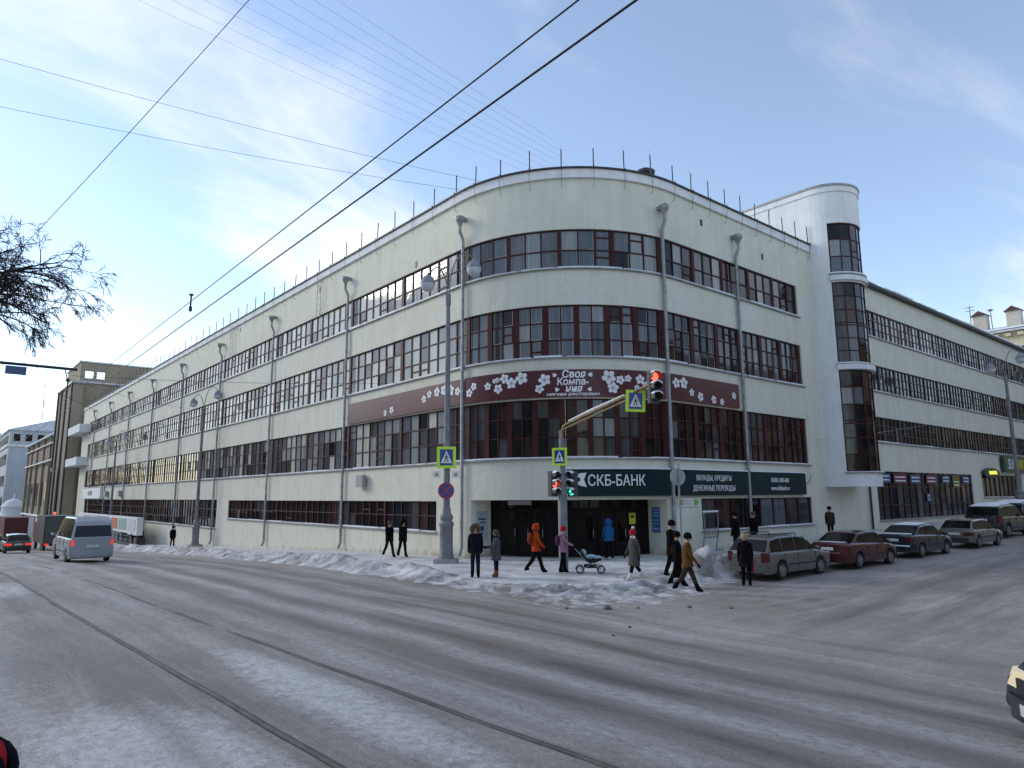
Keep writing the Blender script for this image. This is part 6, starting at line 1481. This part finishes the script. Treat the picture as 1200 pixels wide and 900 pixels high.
def bag_obj(name, label, w, m, size, drop=.06):
    t, p, ang, s = w
    T = Matrix.Translation(t.location) @ t.rotation_euler.to_matrix().to_4x4() @ Matrix.Diagonal((*t.scale, 1))
    q = T @ (p+Vector((0, 0, -drop-.04)))
    b = thing(name, label, 'bag', q, t.rotation_euler.z)
    mb = MB(); lx_, ly_, lz_ = size
    mb.add([(-lx_/2, -ly_/2, -.12-lz_), (lx_/2, -ly_/2, -.12-lz_), (lx_/2, ly_/2, -.12-lz_), (-lx_/2, ly_/2, -.12-lz_), (-lx_*.42, -ly_*.3, -.12), (lx_*.42, -ly_*.3, -.12), (lx_*.42, ly_*.3, -.12), (-lx_*.42, ly_*.3, -.12)], [(3, 2, 1, 0), (4, 5, 6, 7), (0, 1, 5, 4), (1, 2, 6, 5), (2, 3, 7, 6), (3, 0, 4, 7)]); o = mb.build('bag_body', m, b); bv = o.modifiers.new('b', 'BEVEL'); bv.width = .03; bv.segments = 2
    for yy in (-.03, .03):
        mb = MB(); mb.tube([(-lx_*.25, yy, -.12), (-.04, yy*.3, .01), (.04, yy*.3, .01), (lx_*.25, yy, -.12)], .01, 5); mb.build('bag_handle', m, b)
toCam = lambda x, y: math.atan2(-y, -x)
person('man in a black parka with fur rimmed hood and blue jeans standing', 15.02, 20.04, toCam(15, 20), 1.78, 0, C_NAVY, C_JEAN, C_BOOT, arms=(-.05, -.05), bend=(.12, .12), hood='fur', fat=1.12, gloves=SKIN)
person('woman in grey coat and tan boots beside the man in the fur hooded parka', 15.62, 19.62, R_(152), 1.60, 0, C_GREY, C_NAVY, C_TBOOT, coat=.62, arms=(.3, .3), bend=(1.2, 1.2), hair=HAIRB, scarf=C_BLK, longhair=True)
person('person in a bright orange jacket with hood and backpack walking past the doors', 17.45, 19.55, R_(-38), 1.80, .42, C_ORG, C_BLK, C_BOOT, arms=(-.35, .35), bend=(.3, .35), hood='cloth', bag='backpack', fat=1.05, hair=C_ORG)
person('woman in a pink jacket and red hat pushing the pram', 18.25, 18.95, R_(-42), 1.64, .12, C_PINK, C_BLK, C_BOOT, arms=(.45, .45), bend=(.75, .75), hat='beanie', hatm=C_RED, bag='backpack')
person('person in a grey brown coat and red white bobble hat walking over the snow', 18.5, 15.78, R_(158), 1.66, .40, C_OLIVE, C_NAVY, C_WHT, coat=.52, arms=(-.3, .25), bend=(.3, .3), hat='bobble', hatm=C_RED, flare=1.1)
person('person in a bright blue jacket entering the bank doors', 22.9, 20.9, R_(60), 1.66, .15, C_BLUE, C_BLK, C_BOOT, arms=(.3, .2), bend=(.4, .3), hood='cloth', fat=1.1, hair=C_BLUE, z=gz(22.9, 20.9)+.03)
pA, wA, kA = person('tall man in black coat and beanie with a dark red shoulder bag', 19.95, 15.30, R_(-75), 1.90, .22, C_BLK, C_BLK, C_BOOT, coat=.70, arms=(-.15, .15), bend=(.3, .3), hat='beanie')
pB, wB, kB = person('man in dark clothes half hidden behind the man in the tan jacket', 19.1, 14.46, R_(-50), 1.74, .3, C_BLK, C_BLK, C_BOOT, arms=(.1, -.1), bend=(.2, .2), hat='beanie')
pC, wC, kC = person('man in a tan jacket and black beanie striding towards the cars', 18.2, 13.4, R_(-48), 1.80, .48, C_TAN, C_DBR, C_BOOT, arms=(-.25, .30), bend=(.25, .3), hat='beanie', fat=1.1, lean=.03)
bag_obj('shoulder_bag', 'dark red shoulder bag beside the tall man in black', wA[1], cloth('dark_red', (.10, .012, .014)), (.30, .12, .30), -.35)
bag_obj('holdall', 'black holdall carried beside the man in the tan jacket', wB[1], C_BLK, (.42, .2, .26))
pD, wD, kD = person('blond woman in a black coat standing behind the silver estate car', 20.75, 12.98, R_(35), 1.64, .12, C_BLK, C_BLK, C_BOOT, coat=.66, arms=(.05, .05), bend=(.3, .3), hair=HAIRBL, flare=1.05, hood=None, scarf=C_BLK)
bag_obj('carrier_bag', 'red carrier bag held by the blond woman in the black coat', wD[1], C_RED, (.26, .10, .32), -.15)
person('man in a long black coat and beanie walking by the bank window', 28.6, 18.3, R_(100), 1.78, .1, C_BLK, C_BLK, arms=(.1, .1), hat='beanie', coat=.75)
person('slim bareheaded figure in a short black jacket by the bank window', 30.3, 18.4, R_(170), 1.76, .2, C_BLK, C_BLK, arms=(.1, -.1), hair=HAIRB)
person('person in a dark brown jacket and cap behind the red saloon', 38.3, 18.6, R_(200), 1.70, .2, C_DBR, C_BLK, arms=(.2, -.1), hat='beanie')
person('pedestrian in black with brown hair walking under the ground floor windows', 17.6, 30.5, R_(-85), 1.74, .40, C_BLK, C_NAVY, arms=(-.2, .2), bend=(.2, .2), hair=HAIRB)
person('pedestrian in black hood swinging an arm under the ground floor windows', 18.05, 30.0, R_(-85), 1.74, .25, C_BLK, C_BLK, arms=(-.1, .55), bend=(.2, .25), hood='cloth', hair=C_BLK)
person('lone dark pedestrian by the second street lamp', 17.6, 69.5, R_(-90), 1.78, .15, C_BLK, C_BLK, coat=.7, hat='beanie')
person('stout figure in black before the pavement railing, nearer the wall', 18.1, 84.0, R_(-90), 1.72, .0, C_BLK, C_BLK, coat=.7, fat=1.2)
person('figure in black before the pavement railing, nearer the road', 17.5, 84.6, R_(-70), 1.72, .0, C_BLK, C_BLK, coat=.75, hat='beanie')
person('distant person in a teal jacket beside the pavement kiosk', 16.5, 92.0, R_(-90), 1.70, .0, C_TEAL, C_BLK, hat='beanie')
person('child in red hat and navy hooded jacket beside the tram rails', .25, 3.5, R_(70), 1.24, 0, C_NAVY, C_BLK, hood='cloth', hair=C_RED, hat='beanie', hatm=C_RED)

# pram
px_, py_ = 18.95, 18.25
t = thing('pram', 'grey pram with pale blue seat and large spoked wheels pushed by the woman in pink', 'pram', (px_, py_, gz(px_, py_)), R_(-42)); t.scale = (.92,)*3
for x, y, r in ((-.42, .28, .16), (-.42, -.28, .16), (.42, .26, .15), (.42, -.26, .15)):
    mb = MB(); mb.tube([(x+r*.9*math.cos(q), y, r+r*.9*math.sin(q)) for q in frange(0, 2*math.pi, 18)], .022, 6, caps=False); w = mb.build('wheel', RUBBER, t, smooth=60)
    mb = MB()
    for k in range(4): a = math.pi*k/4; mb.tube([(x-r*.85*math.cos(a), y, r-r*.85*math.sin(a)), (x+r*.85*math.cos(a), y, r+r*.85*math.sin(a))], .008, 4)
    mb.tube([(x, y-.04, r), (x, y+.04, r)], .035, 8); mb.build('spokes', WHITEP, w)
for s in (1, -1):
    mb = MB(); mb.tube([(-.42, s*.25, .16), (.25, s*.24, .46), (.42, s*.25, .16)], .015, 6); mb.tube([(.42, s*.25, .16), (-.2, s*.24, .5), (-.62, s*.22, .98)], .015, 6); mb.build('frame', ZINC, t)
mb = MB(); mb.tube([(-.62, -.22, .98), (-.66, 0, 1.0), (-.62, .22, .98)], .02, 6); mb.build('handle', C_BLK, t)
mb = MB(); rr = []
for x, z, w, d in ((-.38, .78, .22, .30), (-.2, .52, .24, .14), (.1, .46, .24, .14), (.42, .54, .2, .10)):
    rr.append([(x, -w, z+d*.5), (x, -w*.8, z-d*.35), (x, w*.8, z-d*.35), (x, w, z+d*.5)])
vs = [p for q in rr for p in q]; mb.add(vs, [(i*4+j, i*4+j+1, (i+1)*4+j+1, (i+1)*4+j) for i in range(3) for j in range(3)]+[(0, 3, 2, 1)]); o = mb.build('seat_tub', cloth('charcoal', (.03, .035, .04)), t); so = o.modifiers.new('s', 'SOLIDIFY'); so.thickness = .04
mb = MB(); mb.ball((-.28, 0, .80), (.13, .16, .14), 12, 8); mb.ball((.0, 0, .64), (.28, .17, .10), 12, 8); mb.ball((.3, 0, .60), (.18, .15, .09), 12, 8); mb.build('quilt', C_PALEB, t, smooth=70)
mb = MB(); mb.box((0, 0, .28), (.5, .36, .12)); mb.build('basket', C_BLK, t)
